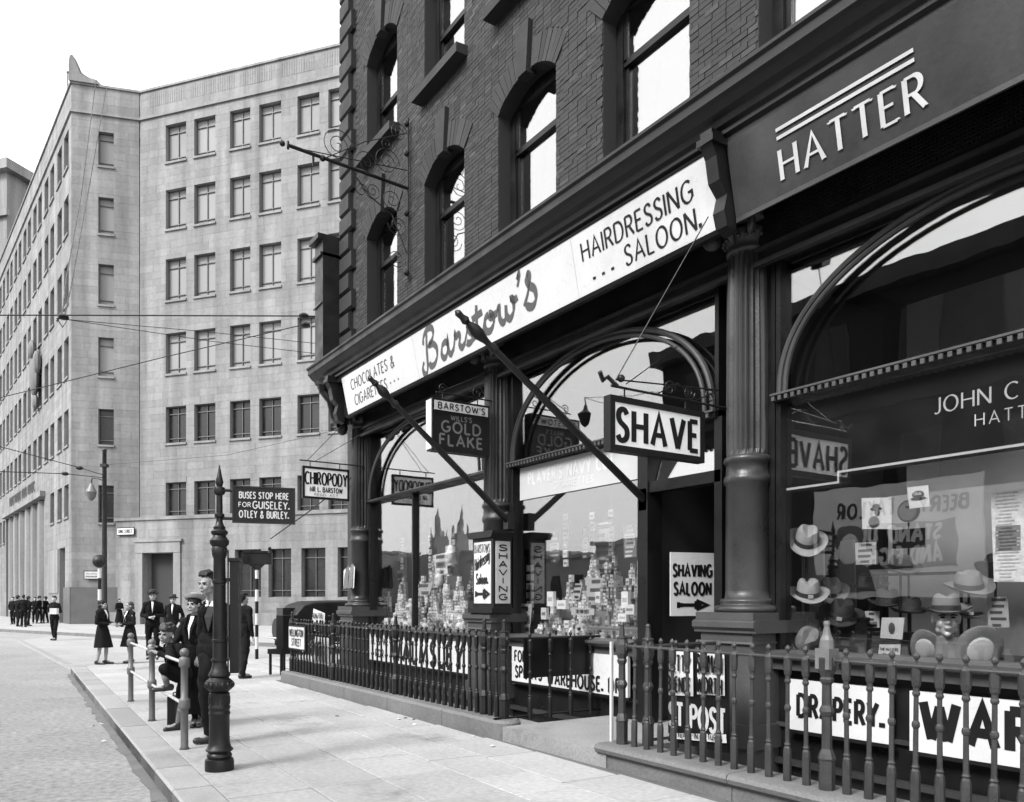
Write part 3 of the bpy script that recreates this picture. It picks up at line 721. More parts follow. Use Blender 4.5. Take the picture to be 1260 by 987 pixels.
# voussoirs, keystones and sills
for (a,b,z0,sp,ap) in wins:
    cx,cz,r_=arch_c(a,b,sp,ap); a0=math.acos(((b-a)/2+.0)/r_); 
    t0=math.atan2(sp-cz,(b-cx)); t1=PI-t0; n=17; mb=MB()
    for i in range(n):
        if n//2-1<=i<=n//2+1: continue
        u=t0+(t1-t0)*i/n+.004; v=t0+(t1-t0)*(i+1)/n-.004; rr0=r_; rr1=r_+ringdepth
        mb.prism([(cx+rr0*math.cos(u),cz+rr0*math.sin(u)),(cx+rr1*math.cos(u),cz+rr1*math.sin(u)),(cx+rr1*math.cos(v),cz+rr1*math.sin(v)),(cx+rr0*math.cos(v),cz+rr0*math.sin(v))],YWALL-.012-rb.uniform(0,.008),YWALL+.02,'y')
    part(mb,'voussoir_bricks',M_brick,kind='stuff')
    part(MB().prism([(cx-.1,ap-.06),(cx+.1,ap-.06),(cx+.16,ap+.6),(cx-.16,ap+.6)],YWALL-.07,YWALL+.1,'y'),'keystone',M_stonedark)
    if z0>9: part(MB().prism([(YWALL-.2,z0-.17),(YWALL-.2,z0-.03),(YWALL+.2,z0),(YWALL+.2,z0-.17)],a-.1,b+.1,'x'),'window_sill',M_stonedark)
# sash windows
fm={}
for (a,b,z0,sp,ap) in wins:
    W=b-a; 
    k=round(W,2),z0
    if k not in fm:
        m=MB(); t=.12; Y0=.0
        zb=.02; zt=sp-z0+.1; zm=7.78-6.36 if z0<9 else .9
        m.add([(0,Y0,zb),(W,Y0,zb),(W,Y0,zt),(W-t,Y0,zt),(W-t,Y0,zb+.03),(t,Y0,zb+.03),(t,Y0,zt),(0,Y0,zt),(0,.12,zb),(W,.12,zb),(W,.12,zt),(W-t,.12,zt),(W-t,.12,zb+.03),(t,.12,zb+.03),(t,.12,zt),(0,.12,zt)],[(0,1,4,5),(1,2,3,4),(0,5,6,7),(9,8,13,12),(10,9,12,11),(8,15,14,13)]+[(i,(i+1)%8,(i+1)%8+8,i+8) for i in range(8)])
        s2=MB(); s2.box(t,.05,zb,W-t,.1,zb+.09); s2.box(t,.02,zm-.05,W-t,.1,zm+.03); s2.box(t,.05,zb,t+.05,.1,zm); s2.box(W-t-.05,.05,zb,W-t,.1,zm)
        s2.box(t,.02,zm,t+.045,.06,zt); s2.box(W-t-.045,.02,zm,W-t,.06,zt); s2.box(t,.02,zt,W-t,.1,ap-z0+.05)
        fm[k]=(m.mesh('window',M_timber),s2.mesh('sash',M_timber),MB().box(t+.051,.075,zb+.09,W-t-.051,.08,zm-.05).mesh('pane',M_glass2),MB().box(t+.046,.04,zm+.03,W-t-.046,.045,zt).mesh('pane',M_glass2))
    f,s_,p_,p2_=fm[k]; lo=(a-XL,.2,z0)
    wo=meshobj('window',f,bb,lo); meshobj('sash',s_,wo); meshobj('pane',p_,wo); meshobj('pane',p2_,wo)
for i in (0,1,2,3):     # pulled back curtains inside
    a,b=ARCH1[i]; mb=MB(); mb.prism([(a,6.4),(a+.42,6.4),(a+.3,7.2),(a+.5,8.4),(a,8.5)],YWALL+.5,YWALL+.56,'y'); part(mb,'curtain',M_basement)
# quoins at the corner
z=6.37; i=0
while z<ZT-.1:
    L=.55 if i%2==0 else .4; h=.385
    part(MB().prism([(YWALL-.1,z+.05),(YWALL-.05,z+.01),(YWALL+.1,z+.01),(YWALL+.1,z+h-.01),(YWALL-.05,z+h-.01),(YWALL-.1,z+h-.05)],XL-.06,XL+L,'x'),'quoin',M_stonedark); z+=h; i+=1
# stone band, cornice, lintel
yb=5.75
part(MB().prism([(yb+.03,6.08),(yb,6.11),(yb,6.34),(yb+.03,6.37),(YWALL+.2,6.39),(YWALL+.2,6.08)],XL-.12,XR,'x'),'stone_band',M_stonedark)
prof=[(6.0,5.5),(5.48,5.5),(5.48,5.58),(5.44,5.6),(5.44,5.64),(5.4,5.66),(5.38,5.71),(5.33,5.74),(5.28,5.80),(5.25,5.82),(5.25,5.9),(5.22,5.92),(5.22,5.95),(5.5,5.99),(6.0,6.02)]
part(MB().prism(prof,XL+.1,XR,'x'),'cornice',M_iron)
part(MB().prism([(5.95,6.0),(5.8,6.06),(5.8,6.08),(6.2,6.08),(6.2,6.0)],XL+.05,XR,'x'),'frieze',M_stonedark)
part(MB().box(XL+.25,6.08,4.66,XR,6.4,5.5).prism([(5.7,5.17),(5.7,5.19),(6.08,5.22),(6.08,5.17)],XL+.35,XR,'x').box(XL+.3,6.02,5.16,XR,6.09,5.25),'lintel',M_iron)
part(MB().box(XL+.3,5.68,5.2,XR,6.08,5.49).box(XL+.3,5.621,4.9,XR,5.68,5.489),'fascia_box',M_iron)
# soffit moulds
part(MB().box(XL+.3,6.03,4.62,XR,6.1,4.665).box(XL+.3,6.05,4.76,XR,6.082,4.80),'head_moulding',M_fascia)
gr=MB()
for i in range(240): gr.box(-4.7+i*.03,6.055,4.86,-4.7+i*.03+.019,6.079,5.1)
for k in range(8): gr.box(-4.7,6.05,4.87+k*.03,2.5,6.0545,4.888+k*.03)
part(gr,'ventilation_grille',M_iron,kind='stuff')
# hatter's fascia: dark painted board, curved at its left end
fas=[(5.6,4.86),(5.6,4.9),(5.47,5.53),(5.62,5.53),(5.62,4.86)]
part(MB().prism(fas,-4.78,XR,'x',),'dark_fascia',M_fascia)
# consoles at the ends of the sign
for X,wd in ((-4.86,.13),(-14.05,.16)):
    part(MB().prism([(5.62,4.78),(5.5,4.82),(5.46,4.95),(5.5,5.1),(5.4,5.2),(5.36,5.4),(5.3,5.5),(5.3,5.62),(5.62,5.62)],X-wd/2,X+wd/2,'x').box(X-wd/2-.03,5.28,5.5,X+wd/2+.03,5.6,5.56),'console',M_iron)
part(MB().tube([(-14.3,5.7,4.85),(-14.42,5.62,5.0),(-14.32,5.5,5.25),(-14.42,5.42,5.45),(-14.3,5.35,5.6)],[.12,.1,.09,.12,.14],10).ball((-14.4,5.75,4.78),(.14,.1,.14)),'end_scroll',M_iron,auto=True)
# ---------------------------------------------------------------- columns
COLX=[-14.39,-9.54,-5.10,-.55]; CY=6.14
NF=20
shaft_lo=[(.225,1.46),(.212,1.52),(.208,1.6),(.204,2.6),(.222,2.62),(.226,2.65),(.222,2.68),(.205,2.7),(.203,2.8),(.222,2.815),(.226,2.84),(.222,2.86),(.2,2.88)]
mlo=MB().lathe([(.3,1.385),(.315,1.4),(.318,1.425),(.3,1.45),(.26,1.455),(.25,1.47),(.262,1.49),(.25,1.515),(.215,1.52)]+shaft_lo[2:],0,0,0,28).mesh('column_base',M_shaft,weld=True,smooth=True)
up=MB().lathe([(.198,2.88),(.2,2.93),(.2,3.4),(.196,4.0),(.185,4.78),(.183,4.82)],0,0,0,NF*4,rf=lambda k,z:(1 if (k%4 in(0,)) else (.94 if k%4 in (1,3) else .87)) if 2.9<z<4.8 else 1).mesh('fluted_shaft',M_shaft)
cap=MB().lathe([(.19,4.80),(.205,4.83),(.19,4.85),(.19,4.9),(.225,4.94),(.235,5.0),(.2,5.02)],0,0,0,24)
cap.box(-.24,-.24,5.06,.24,.24,5.12)
def volute(mb,cx,cy,cz,ang,r=.09):
    d=Vector((math.cos(ang),math.sin(ang),0)); pts=[];rs=[]
    for i in range(26):
        t=i/25; a=PI*.5-t*PI*3.6; rr=r*(1-.86*t); pts.append(Vector((cx,cy,cz))+d*(rr*math.cos(a))+Vector((0,0,rr*math.sin(a)))); rs.append(.024*(1-.4*t))
    mb.tube(pts,rs,6); 
    n=Vector((-d.y,d.x,0))*.03; c=Vector((cx,cy,cz)); mb.tube([c-n,c+n],[r*.86,r*.86],14)
for sx in (-1,1):
    for sy in (-1,1): volute(cap,sx*.23,sy*.23,4.97,math.atan2(sy,sx))
for q in range(4):
    a=PI/2*q; cap.ball((.24*math.cos(a),.24*math.sin(a),5.07),(.05,.05,.07),8,6); cap.tube([(.21*math.cos(a),.21*math.sin(a),4.87),(.25*math.cos(a),.25*math.sin(a),4.97),(.23*math.cos(a),.23*math.sin(a),5.05)],[.02,.045,.03],6)
for q in range(20): a=2*PI*q/20; cap.ball((.225*math.cos(a),.225*math.sin(a),4.93),.022,6,4)
capm=cap.mesh('capital',M_ped,weld=True,smooth=True)
ped=MB(); hw=.31
ped.box(-hw,-hw,-1.0,hw,hw,1.2); ped.prism([(-.34,1.2),(-.34,1.22),(-.37,1.25),(-.37,1.3),(-.34,1.318),(.34,1.318),(.37,1.3),(.37,1.25),(.34,1.22),(.34,1.2)],-.37,.37,'x'); ped.box(-.345,-.345,1.318,.345,.345,1.388)
ped.box(-.34,-.34,.14,.34,.34,.36)
ped.prism([(-.34,1.1),(-.325,1.12),(.325,1.12),(.34,1.1)],-.325,.325,'x')
pedm=ped.mesh('pedestal',M_ped)
for X in COLX:
    meshobj('pedestal',pedm,bb,(X-XL,CY-YWALL,0)); c_=meshobj('column',mlo,bb,(X-XL,CY-YWALL,0)); meshobj('fluted_shaft',up,c_); meshobj('capital',capm,c_)
    part(MB().box(X-.3,6.2,-1.0,X+.3,6.30,4.68).box(X+.25,6.17,.9,X+.29,6.199,4.67).box(X-.29,6.17,.9,X-.25,6.199,4.67),'pilaster',M_timber)
# ---------------------------------------------------------------- shop windows
YG=6.24
bays=[(-14.08,-9.85,'a'),(-9.23,-5.48,'b'),(-4.79,-.86,'c'),(-.24,XR-.3,'d')]
for (a,b,k) in bays:
    fr=MB()
    fr.prism([(YG-.12,3.335),(YG-.14,3.36),(YG-.14,3.385),(YG-.1,3.41),(YG+.06,3.41),(YG+.06,3.335)],a,b,'x')
    fr.box(a,YG-.08,.95,a+.05,YG+.06,4.66); fr.box(b-.05,YG-.08,.95,b,YG+.06,4.66)
    nm=fr.build('shop_window_frame',M_timber,bb,world=True)
    if k in 'bcd':
        d=MB(); n=int((b-a)/.07)
        for i in range(n): d.box(a+i*.07+.012,YG-.165,3.338,a+i*.07+.046,YG-.141,3.378)
        d.box(a,YG-.17,3.386,b,YG-.141,3.404); d.build('dentil_moulding',M_ped,nm,world=True,kind='stuff')
    cx=(a+b)/2; h=(b-a)/2-.04
    ar=MB()
    for rr,yo,ry in ((h-.02,YG-.1,1.22),(h-.10,YG-.13,1.15)):
        ar.tube([(cx+rr*math.cos(R(t)),yo,3.41+ry*max(0,math.sin(R(t)))**.9) for t in range(0,181,5)],.032 if rr>h-.05 else .024,8)
    ar.build('arch_moulding',M_fascia,nm,world=True,auto=True)
    xa=a if k!='b' else a; xb=b if k!='b' else -6.62
    MB().box(xa+.05,YG,3.412,b-.05,YG+.008,4.62).build('pane',M_glass,nm,world=True)
    MB().box(xa+.05,YG,1.0,xb-.05,YG+.008,3.334).build('pane',M_glass,nm,world=True)
    part(MB().prism([(6.02,.98),(6.0,1.0),(6.0,1.03),(6.12,1.045),(6.4,1.045),(6.4,.96),(6.06,.96)],xa,xb,'x').box(xa,6.1,.87,xb,6.3,.96),'window_sill',M_ped)
    part(MB().box(xa,6.2,-1.2,xb,6.35,.9),'stall_riser',M_timber)
    part(MB().box(xa,6.16,.34,xb,6.21,.375).box(xa,6.13,.0,xb,6.2,.05),'stall_riser_moulding',M_fascia)
    # display floor, back, ceiling
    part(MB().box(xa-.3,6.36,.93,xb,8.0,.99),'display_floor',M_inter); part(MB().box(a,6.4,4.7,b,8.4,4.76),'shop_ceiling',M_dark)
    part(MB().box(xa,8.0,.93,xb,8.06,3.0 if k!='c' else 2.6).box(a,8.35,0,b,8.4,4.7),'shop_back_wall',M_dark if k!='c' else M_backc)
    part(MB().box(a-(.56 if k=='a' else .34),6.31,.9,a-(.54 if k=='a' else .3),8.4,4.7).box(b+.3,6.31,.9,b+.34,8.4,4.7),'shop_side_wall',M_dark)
part(MB().box(-12.33,YG-.06,1.04,-12.28,YG+.04,3.34),'window_mullion',M_timber)
# doorway of the saloon
dz=2.69
part(MB().box(-6.62,YG-.12,0,-6.46,YG+.1,3.34).box(-6.46,YG-.1,dz,-5.44,YG+.05,dz+.12).box(-5.52,YG-.1,0,-5.42,YG+.1,3.34),'door_frame',M_timber)
part(MB().prism([(YG,dz+.125),(YG+.17,3.33),(YG+.178,3.33),(YG+.008,dz+.125)],-6.45,-5.52,'x'),'transom_light',M_glass2)
part(MB().box(-6.62,YG+.1,.14,-6.56,7.6,3.3).box(-5.46,YG+.1,.14,-5.4,7.6,3.3).box(-6.6,YG+.05,dz+.6,-5.4,7.6,dz+.66),'lobby_panel',M_dark)
dr=part(MB().box(-6.55,7.5,.14,-5.46,7.56,2.7),'door',M_dark); MB().box(-6.4,7.48,1.2,-5.62,7.5,2.5).build('pane',M_farglass,dr,world=True)
part(MB().box(-7.2,4.7,-1.2,-5.5,5.0,-.02).box(-7.2,4.7,-.02,-5.5,7.6,.14),'entrance_slab',M_slab)
# lower body under entrance, basement area floor and back
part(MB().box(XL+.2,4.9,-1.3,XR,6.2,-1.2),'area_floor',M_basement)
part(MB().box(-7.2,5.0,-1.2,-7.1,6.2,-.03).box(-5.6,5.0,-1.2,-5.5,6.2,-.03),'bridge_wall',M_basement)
# ================================================================== PLINTH STONES AND RAILINGS
def plinth(name,label,x0,x1,h,mround):
    t=thing(name,label,'kerb wall',((x0+x1)/2,4.83,0)); x=x0
    while x<x1-.05:
        L=min(1.55,x1-x) ; 
        if x1-(x+L)<.4: L=x1-x
        y0,y1=4.67,5.02
        if mround: pr=[(y0+.05,-.15),(y0+.05,h-.1),(y0,h-.075),(y0-.015,h-.04),(y0,h-.008),(y0+.04,h),(y1,h),(y1,-1.2),(y0+.3,-1.2)]
        else: pr=[(y0,-.15),(y0,h-.03),(y0+.03,h),(y1,h),(y1,-1.2),(y0+.3,-1.2)]
        MB().prism(pr,x+.004,x+L-.004,'x').build('coping_stone',M_plinth if not mround else M_plinth,t,world=True); x+=L
    return t
p1=plinth('railing_plinth','low worn stone plinth under the long left railing',-14.72,-7.35,.19,False)
MB().lathe([(.17,-.1),(.17,.16),(.14,.19)],-7.36,4.84,0,16).build('rounded_end_stone',M_plinth,p1,world=True,auto=True)
p2=plinth('railing_plinth','low stone plinth with rolled edge under the right railing',-5.62,3.0,.2,True)
bal=MB()   # baluster standing on z=0, height to the knob .98
bp=[(.030,0),(.030,.20),(.026,.235),(.018,.25),(.024,.262),(.018,.275),(.0165,.29),(.0155,.5),(.022,.51),(.025,.525),(.022,.54),(.0155,.55),(.0145,.70),(.022,.71),(.024,.72),(.019,.735),(.018,.755),(.0255,.77),(.028,.79),(.030,.80),(.030,.885),(.022,.90),(.010,.912),(.010,.93),(.019,.942),(.021,.955),(.012,.972),(.003,.98)]
balm=MB().lathe(bp,seg=8,ph=PI/8).mesh('baluster',M_rail); balk=MB().lathe(bp,seg=8,ph=PI/8).mesh('baluster',M_railblack)
nwp=[(.055,0),(.055,.2),(.062,.215),(.05,.25),(.036,.28),(.034,.5),(.045,.52),(.052,.54),(.045,.56),(.034,.58),(.032,.72),(.044,.74),(.048,.76),(.04,.775),(.05,.80),(.06,.82),(.062,.9),(.05,.95),(.055,.965),(.03,.98),(.022,1.05),(.02,1.07),(.025,1.08),(.015,1.1)]
newm=MB().lathe(nwp,seg=8,ph=PI/8).ball((0,0,.88),(.075,.03,.06),8,6).mesh('newel',M_rail); newk=MB().lathe(nwp,seg=8,ph=PI/8).ball((0,0,.88),(.075,.03,.06),8,6).mesh('newel',M_railblack)
def railing(label,name,z0,pts,newels,nb,label_cat='railing',open_=None):
    t=thing(name,label,label_cat,(pts[0][0],pts[0][1],0))
    return t
def place(t,me,x,y,z,rx=0): 
    return meshobj(me.name.split('.')[0],me,t,(x-t.location.x,y-t.location.y,z-t.location.z),(rx,0,random.random()*0))
YF=4.85
t=thing('iron_railing','long black cast-iron railing left of the saloon entrance, in front of the smoker\'s window','railing',(-14.8,YF,0))
nx=[-7.82,-10.17,-12.53,-14.6]
for x in nx: place(t,newk,x,YF,.19)
for a,b in zip(nx[:-1],nx[1:]):
    n=15 if b>-14 else 13
    for i in range(1,n): place(t,balk,a+(b-a)*i/n,YF+random.uniform(-.003,.003),.19,random.uniform(-.018,.018))
place(t,newk,-7.40,YF,.19)
for x in (-7.69,-7.55): place(t,balk,x,YF,.19,.01)
MB().tube([(-14.65,YF,1.085),(-7.36,YF,1.085)],.017,8).build('top_rail',M_railblack,t,world=True)
tl=thing('iron_railing','short black railing along the left side of the saloon entrance holding a dark board','railing',(-7.36,YF,0))
MB().tube([(-7.36,YF,1.075),(-7.36,6.2,1.075)],.014,8).build('top_rail',M_railblack,tl,world=True); MB().tube([(-7.36,4.88,.2),(-7.36,6.2,.2)],.014,8).build('bottom_rail',M_railblack,tl,world=True)
for y in (5.17,5.45,5.75,6.05): place(tl,balk,-7.36,y,.16)
bd=tag(MB().box(-7.42,5.12,.62,-7.40,6.14,1.07).build('board',M_black),'plain dark rectangular board hung on the railing left of the entrance','board')
tr=thing('iron_railing','long cast-iron railing on the right in front of the hatter\'s window','railing',(-5.45,YF,0))
rx_=[-5.45,-3.35,-.25,2.9]
for x in rx_: place(tr,newm,x,YF,.2)
for a,b,n in ((-5.45,-3.35,13),(-3.35,-.25,20),(-.25,2.9,20)):
    for i in range(1,n): place(tr,balm,a+(b-a)*i/n,YF+random.uniform(-.003,.003),.2,random.uniform(-.02,.02))
MB().tube([(-5.48,YF,1.09),(3,YF,1.09)],.014,8).build('top_rail',M_rail,tr,world=True)
MB().lathe([(.05,0),(.045,.06),(.03,.09),(.018,.15),(.022,.17),(.018,.19)],-3.35,YF,1.17,10).box(-3.405,YF-.055,1.03,-3.295,YF+.055,1.17).build('broken_lamp_stem',M_steel,tr,world=True)
tr2=thing('iron_railing','short black railing returning from the right newel post to the column pedestal','railing',(-5.25,4.98,0))
place(tr2,newm,-5.25,4.98,.19)
for y in (5.3,5.58): place(tr2,balm,-5.22,y,.16)
MB().tube([(-5.25,4.98,1.09),(-5.2,5.8,1.1)],.016,8).build('top_rail',M_rail,tr2,world=True)
MB().tube([(-5.25,4.98,.25),(-5.2,5.8,.25)],.014,8).build('bottom_rail',M_rail,tr2,world=True)
tag(MB().box(-5.61,4.84,.14,-5.585,4.865,1.12).build('white_post',M_white),'thin white painted post beside the right entrance newel','post')
# ================================================================== SIGNS ON THE FRONT
sgn=thing('fascia_sign','long white fascia sign over the smoker\'s windows and saloon door','sign',(-9.3,5.5,4.86))
T0,T1=(5.595,4.875),(5.462,5.53)    # bottom and top edge (y,z)
def fasq(x0,x1): return MB().prism([(T0[0],T0[1]),(T1[0],T1[1]),(T1[0]+.1,T1[1]),(T0[0]+.04,T0[1])],x0,x1,'x')
for x0,x1 in ((-13.72,-10.9),(-10.895,-7.0),(-6.995,-4.93)): fasq(x0,x1).build('panel',M_white,sgn,world=True)
MB().prism([(5.60,4.84),(5.57,4.872),(5.66,4.872),(5.66,4.84)],-13.8,-4.9,'x').prism([(5.452,5.532),(5.44,5.55),(5.6,5.55),(5.6,5.532)],-13.8,-4.9,'x').build('frame',M_iron,sgn,world=True)
Uv=Vector((0,T1[0]-T0[0],T1[1]-T0[1])); hS=Uv.length; Uv.normalize(); Nv=Vector((0,-Uv.z,Uv.y)); O=Vector((0,T0[0],T0[1]))
def zz(z): return (z-T0[1])/(T1[1]-T0[1])*hS
hum=dict(wt=.15,thin=.45,ang=R(20))
lettering(sgn,[dict(t='CHOCOLATES &',x=-12.5,z=zz(5.33),h=.17,w=1.75,sl=.12,**hum),dict(t='CIGARETTES * * *',x=-12.45,z=zz(5.06),h=.17,w=1.75,sl=.12,**hum)],O,(1,0,0),Uv,Nv,M_grey,off=.004)
lettering(sgn,[dict(t='HAIRDRESSING',x=-6.03,z=zz(5.32),h=.19,w=1.62,**hum),dict(t='SALOON.',x=-5.68,z=zz(5.06),h=.19,w=1.02,**hum),dict(t='***',x=-6.55,z=zz(5.03),h=.17,w=.3,wt=.2)],O,(1,0,0),Uv,Nv,M_black,off=.004)
# the signwriter's script name
def script(parent,x0,z0,sx,sy,m):
    S=[ # each: pen path in x-height units (x-height=1)
     [(-.15,.55),(-.35,.2),(-.3,-.25),(-.05,-.3),(.15,.2),(.3,1.2),(.5,2.2),(.62,2.5)],
     [(.05,1.7),(.2,2.2),(.6,2.55),(1.05,2.5),(1.15,2.1),(.95,1.7),(.6,1.45),(.95,1.4),(1.22,1.0),(1.15,.4),(.8,0),(.45,.0),(.35,.3)],
     [(2.25,.85),(2.05,1.0),(1.75,.85),(1.6,.4),(1.7,.05),(1.95,.05),(2.2,.45),(2.3,1.0),(2.25,.3),(2.4,0),(2.7,.25)],
     [(2.7,.25),(2.95,.9),(3.0,1.1),(3.05,.9),(3.3,.95),(3.35,.7),(3.25,.3),(3.4,0),(3.7,.2)],
     [(3.7,.2),(4.05,.9),(4.1,1.15),(4.15,.8),(4.35,.45),(4.3,.08),(4.0,0),(3.85,.15)],[(4.3,.1),(4.6,.2)],
     [(4.6,.2),(4.9,1.2),(5.05,2.0)],[(5.0,1.8),(4.85,.8),(4.8,.2),(5.0,0),(5.25,.2)],[(4.55,1.3),(5.4,1.4)],
     [(5.25,.2),(5.5,.8),(5.75,1.0)],[(5.85,1.0),(5.6,.9),(5.45,.5),(5.5,.1),(5.8,0),(6.1,.3),(6.15,.75),(5.95,1.0),(5.95,.75),(6.45,.8)],
     [(6.45,.8),(6.65,1.0),(6.6,.4),(6.75,.02),(7.0,.2),(7.15,.9)],[(7.15,.9),(7.1,.3),(7.3,0),(7.6,.3),(7.7,.85),(7.6,1.1),(7.75,.9),(8.0,.95)],
     [(8.15,1.9),(8.3,2.1),(8.25,1.8),(8.1,1.5)],
     [(8.35,.2),(8.75,.9),(8.95,1.55),(8.9,1.8),(8.75,1.6),(8.85,1.2),(9.15,.8),(9.15,.25),(8.9,-.05),(8.6,.05),(8.55,.3)]]
    mb=MB(); k=0
    for st in S:
        k+=1; pth=[(x0+p[0]*sx,(z0+p[1]*sy+p[0]*sx*.035)) for p in smooth_path(st,5)]
        for q in ribbon(pth,.1,.3,R(55)): mb.quad(*[O+Vector((1,0,0))*a+Uv*b+Nv*(.004+k*.0002) for a,b in q])
    return mb.build('lettering',m,parent,world=True)
script(sgn,-10.62,.1,.312,.2,M_grey)
# HATTER on the dark fascia (painted on the building)
hO=Vector((0,5.5794,5.0)); hU=Vector((0,-.13,.63)).normalized(); hN=Vector((0,-hU.z,hU.y))
mbs=[(-3.685,.125)]
tm=thing('fascia_lettering','pale capital letters reading HATTER under a double line on the dark fascia','sign',(-3.68,5.5,5.1))
lettering(tm,[dict(t='HATTER',x=-3.66,z=.125,h=.235,w=1.2,wt=.17,thin=.4,ang=R(10),serif=.1,sp=.2)],hO,(1,0,0),hU,hN,M_gilt,off=.012)
MB().quad(*[hO+Vector((a,0,0))+hU*b+hN*.012 for a,b in ((-4.27,.325),(-3.1,.325),(-3.1,.352),(-4.27,.352))]).quad(*[hO+Vector((a,0,0))+hU*b+hN*.012 for a,b in ((-4.27,.39),(-3.1,.39),(-3.1,.417),(-4.27,.417))]).build('double_line',M_gilt,tm,world=True)
# ---------------------------------------------------------------- hanging signs, perpendicular to the front, facing the camera (+X)
def hang_sign(name,label,X,y0,y1,z0,z1,face,lines,frame=.035,th=.05,mf=M_black,ml=M_black,top=None):
    t=thing(name,label,'sign',(X,(y0+y1)/2,z0))
    b=MB(); b.box(X-th/2,y0,z0,X+th/2,y1,z0+frame); b.box(X-th/2,y0,z1-frame,X+th/2,y1,z1); b.box(X-th/2,y0,z0+frame,X+th/2,y0+frame,z1-frame); b.box(X-th/2,y1-frame,z0+frame,X+th/2,y1,z1-frame)
    b.build('frame',mf,t,world=True)
    MB().box(X-th/2+.008,y0+frame,z0+frame,X+th/2-.008,y1-frame,z1-frame).build('panel',face,t,world=True)
    lettering(t,lines,(X+th/2-.008,(y0+y1)/2,(z0+z1)/2),(0,1,0),(0,0,1),(1,0,0),ml)
    l2=[dict(d) for d in lines]
    lettering(t,l2,(X-th/2+.008,(y0+y1)/2,(z0+z1)/2),(0,-1,0),(0,0,1),(-1,0,0),ml)
    return t
s=hang_sign('hanging_sign','white box sign reading SHAVE in a black frame, hanging beside the fluted column',-5.25,4.5,5.66,2.79,3.27,M_whites,[dict(t='SHAVE',x=0,z=-.005,h=.27,w=.98,wt=.22,thin=.75)],frame=.055,th=.09)
br=thing('sign_bracket','scrolled iron bracket with chain and stay holding the white shaving sign','bracket',(-5.25,6.0,3.4))
b=MB(); b.tube([(-5.25,4.55,3.36),(-5.25,6.1,3.36)],.012); b.tube([(-5.25,4.6,3.42),(-5.25,5.9,3.52)],.007)
b.build('arm',M_iron,br,world=True)
def spiral(mb,c,r,turns,a0,sgn_,ax,rad=.007,n=30):
    pts=[]
    for i in range(n):
        t=i/(n-1); a=a0+sgn_*turns*2*PI*t; rr=r*(1-.88*t); pts.append((c[0]+(rr*math.cos(a) if ax=='x' else 0),c[1]+(rr*math.cos(a) if ax=='y' else 0),c[2]+rr*math.sin(a)))
    mb.tube(pts,rad,6)
b=MB()
for y in (5.25,5.5,5.78): spiral(b,(-5.25,y,3.44),.075,1.6,0,1 if y!=5.5 else -1,'y')
b.tube([(-5.25,5.1,3.37),(-5.25,5.35,3.5),(-5.25,5.6,3.38),(-5.25,5.9,3.52)],.007,6); b.build('scroll',M_iron,br,world=True)
b=MB(); b.tube([(-5.25,4.62,3.36),(-5.3,4.55,3.45),(-5.28,4.48,3.4),(-5.25,4.42,3.46)],.02,6); b.ball((-5.25,4.66,3.44),.035,8,6)
for y in (4.7,5.45): b.tube([(-5.25,y,3.27),(-5.25,y,3.36)],.008,6)
b.build('hook',M_iron,br,world=True)
MB().tube([(-5.25,4.6,3.42),(-4.97,5.45,4.95)],.006,5).build('stay',M_iron,br,world=True); MB().tube([(-5.25,4.72,3.4),(-5.5,5.6,3.95)],.005,5).build('chain',M_iron,br,world=True)
s=hang_sign('hanging_sign','white sign reading CHIROPODY in a dark frame at the street corner',-14.2,4.9,5.8,3.37,3.96,M_whites,[dict(t='CHIROPODY',x=0,z=.08,h=.22,w=.8,wt=.15,thin=.8),dict(t='MR L. BARSTOW',x=0,z=-.12,h=.085,w=.62,wt=.2),dict(t='REGD. ACT',x=0,z=-.215,h=.04,w=.45,wt=.14)],frame=.04,th=.06)
br=thing('sign_bracket','thin straight iron bar and wires holding the chiropody sign','bracket',(-14.2,6.0,4.0))
MB().tube([(-14.2,4.85,4.06),(-14.2,6.1,4.06)],.012).build('arm',M_iron,br,world=True)
b=MB()
for y in (5.05,5.62): b.tube([(-14.2,y,3.96),(-14.2,y,4.06)],.009,5)
b.tube([(-14.2,5.0,4.07),(-14.25,5.7,4.82)],.006,5); b.tube([(-14.2,5.15,4.07),(-13.6,6.05,4.7)],.006,5); b.build('stay',M_iron,br,world=True)
s=hang_sign('hanging_sign','dark cigarette box sign with pale heading BARSTOW\'S hanging by the middle column',-9.45,5.0,5.9,3.5,4.2,M_black,[dict(t='WILLS\'S',x=0,z=.115,h=.06,w=.32,wt=.2),dict(t='GOLD',x=0,z=-.01,h=.14,w=.6,wt=.2),dict(t='FLAKE',x=0,z=-.19,h=.14,w=.66,wt=.2)],frame=.03,th=.15,mf=M_black,ml=M_flake)
MB().box(-9.52,4.985,3.52,-9.38,4.999,4.18).build('end_panel',M_cream,s,world=True)
for X_,n_ in ((-9.372,1),(-9.528,-1)):
    MB().box(min(X_,X_+n_*.004),5.03,4.045,max(X_,X_+n_*.004),5.87,4.17).build('heading',M_cream,s,world=True)
    lettering(s,[dict(t="BARSTOW'S",x=0,z=0,h=.08,w=.72,wt=.2)],(X_+n_*.004,5.45,4.107),(0,n_,0),(0,0,1),(n_,0,0),M_black)
br=thing('sign_bracket','curly iron bracket holding the dark cigarette sign','bracket',(-9.45,6.0,4.3))
b=MB(); b.tube([(-9.45,5.1,4.3),(-9.45,6.1,4.3)],.01)
for y in (5.2,5.75): b.tube([(-9.45,y,4.2),(-9.45,y,4.3)],.009,5)
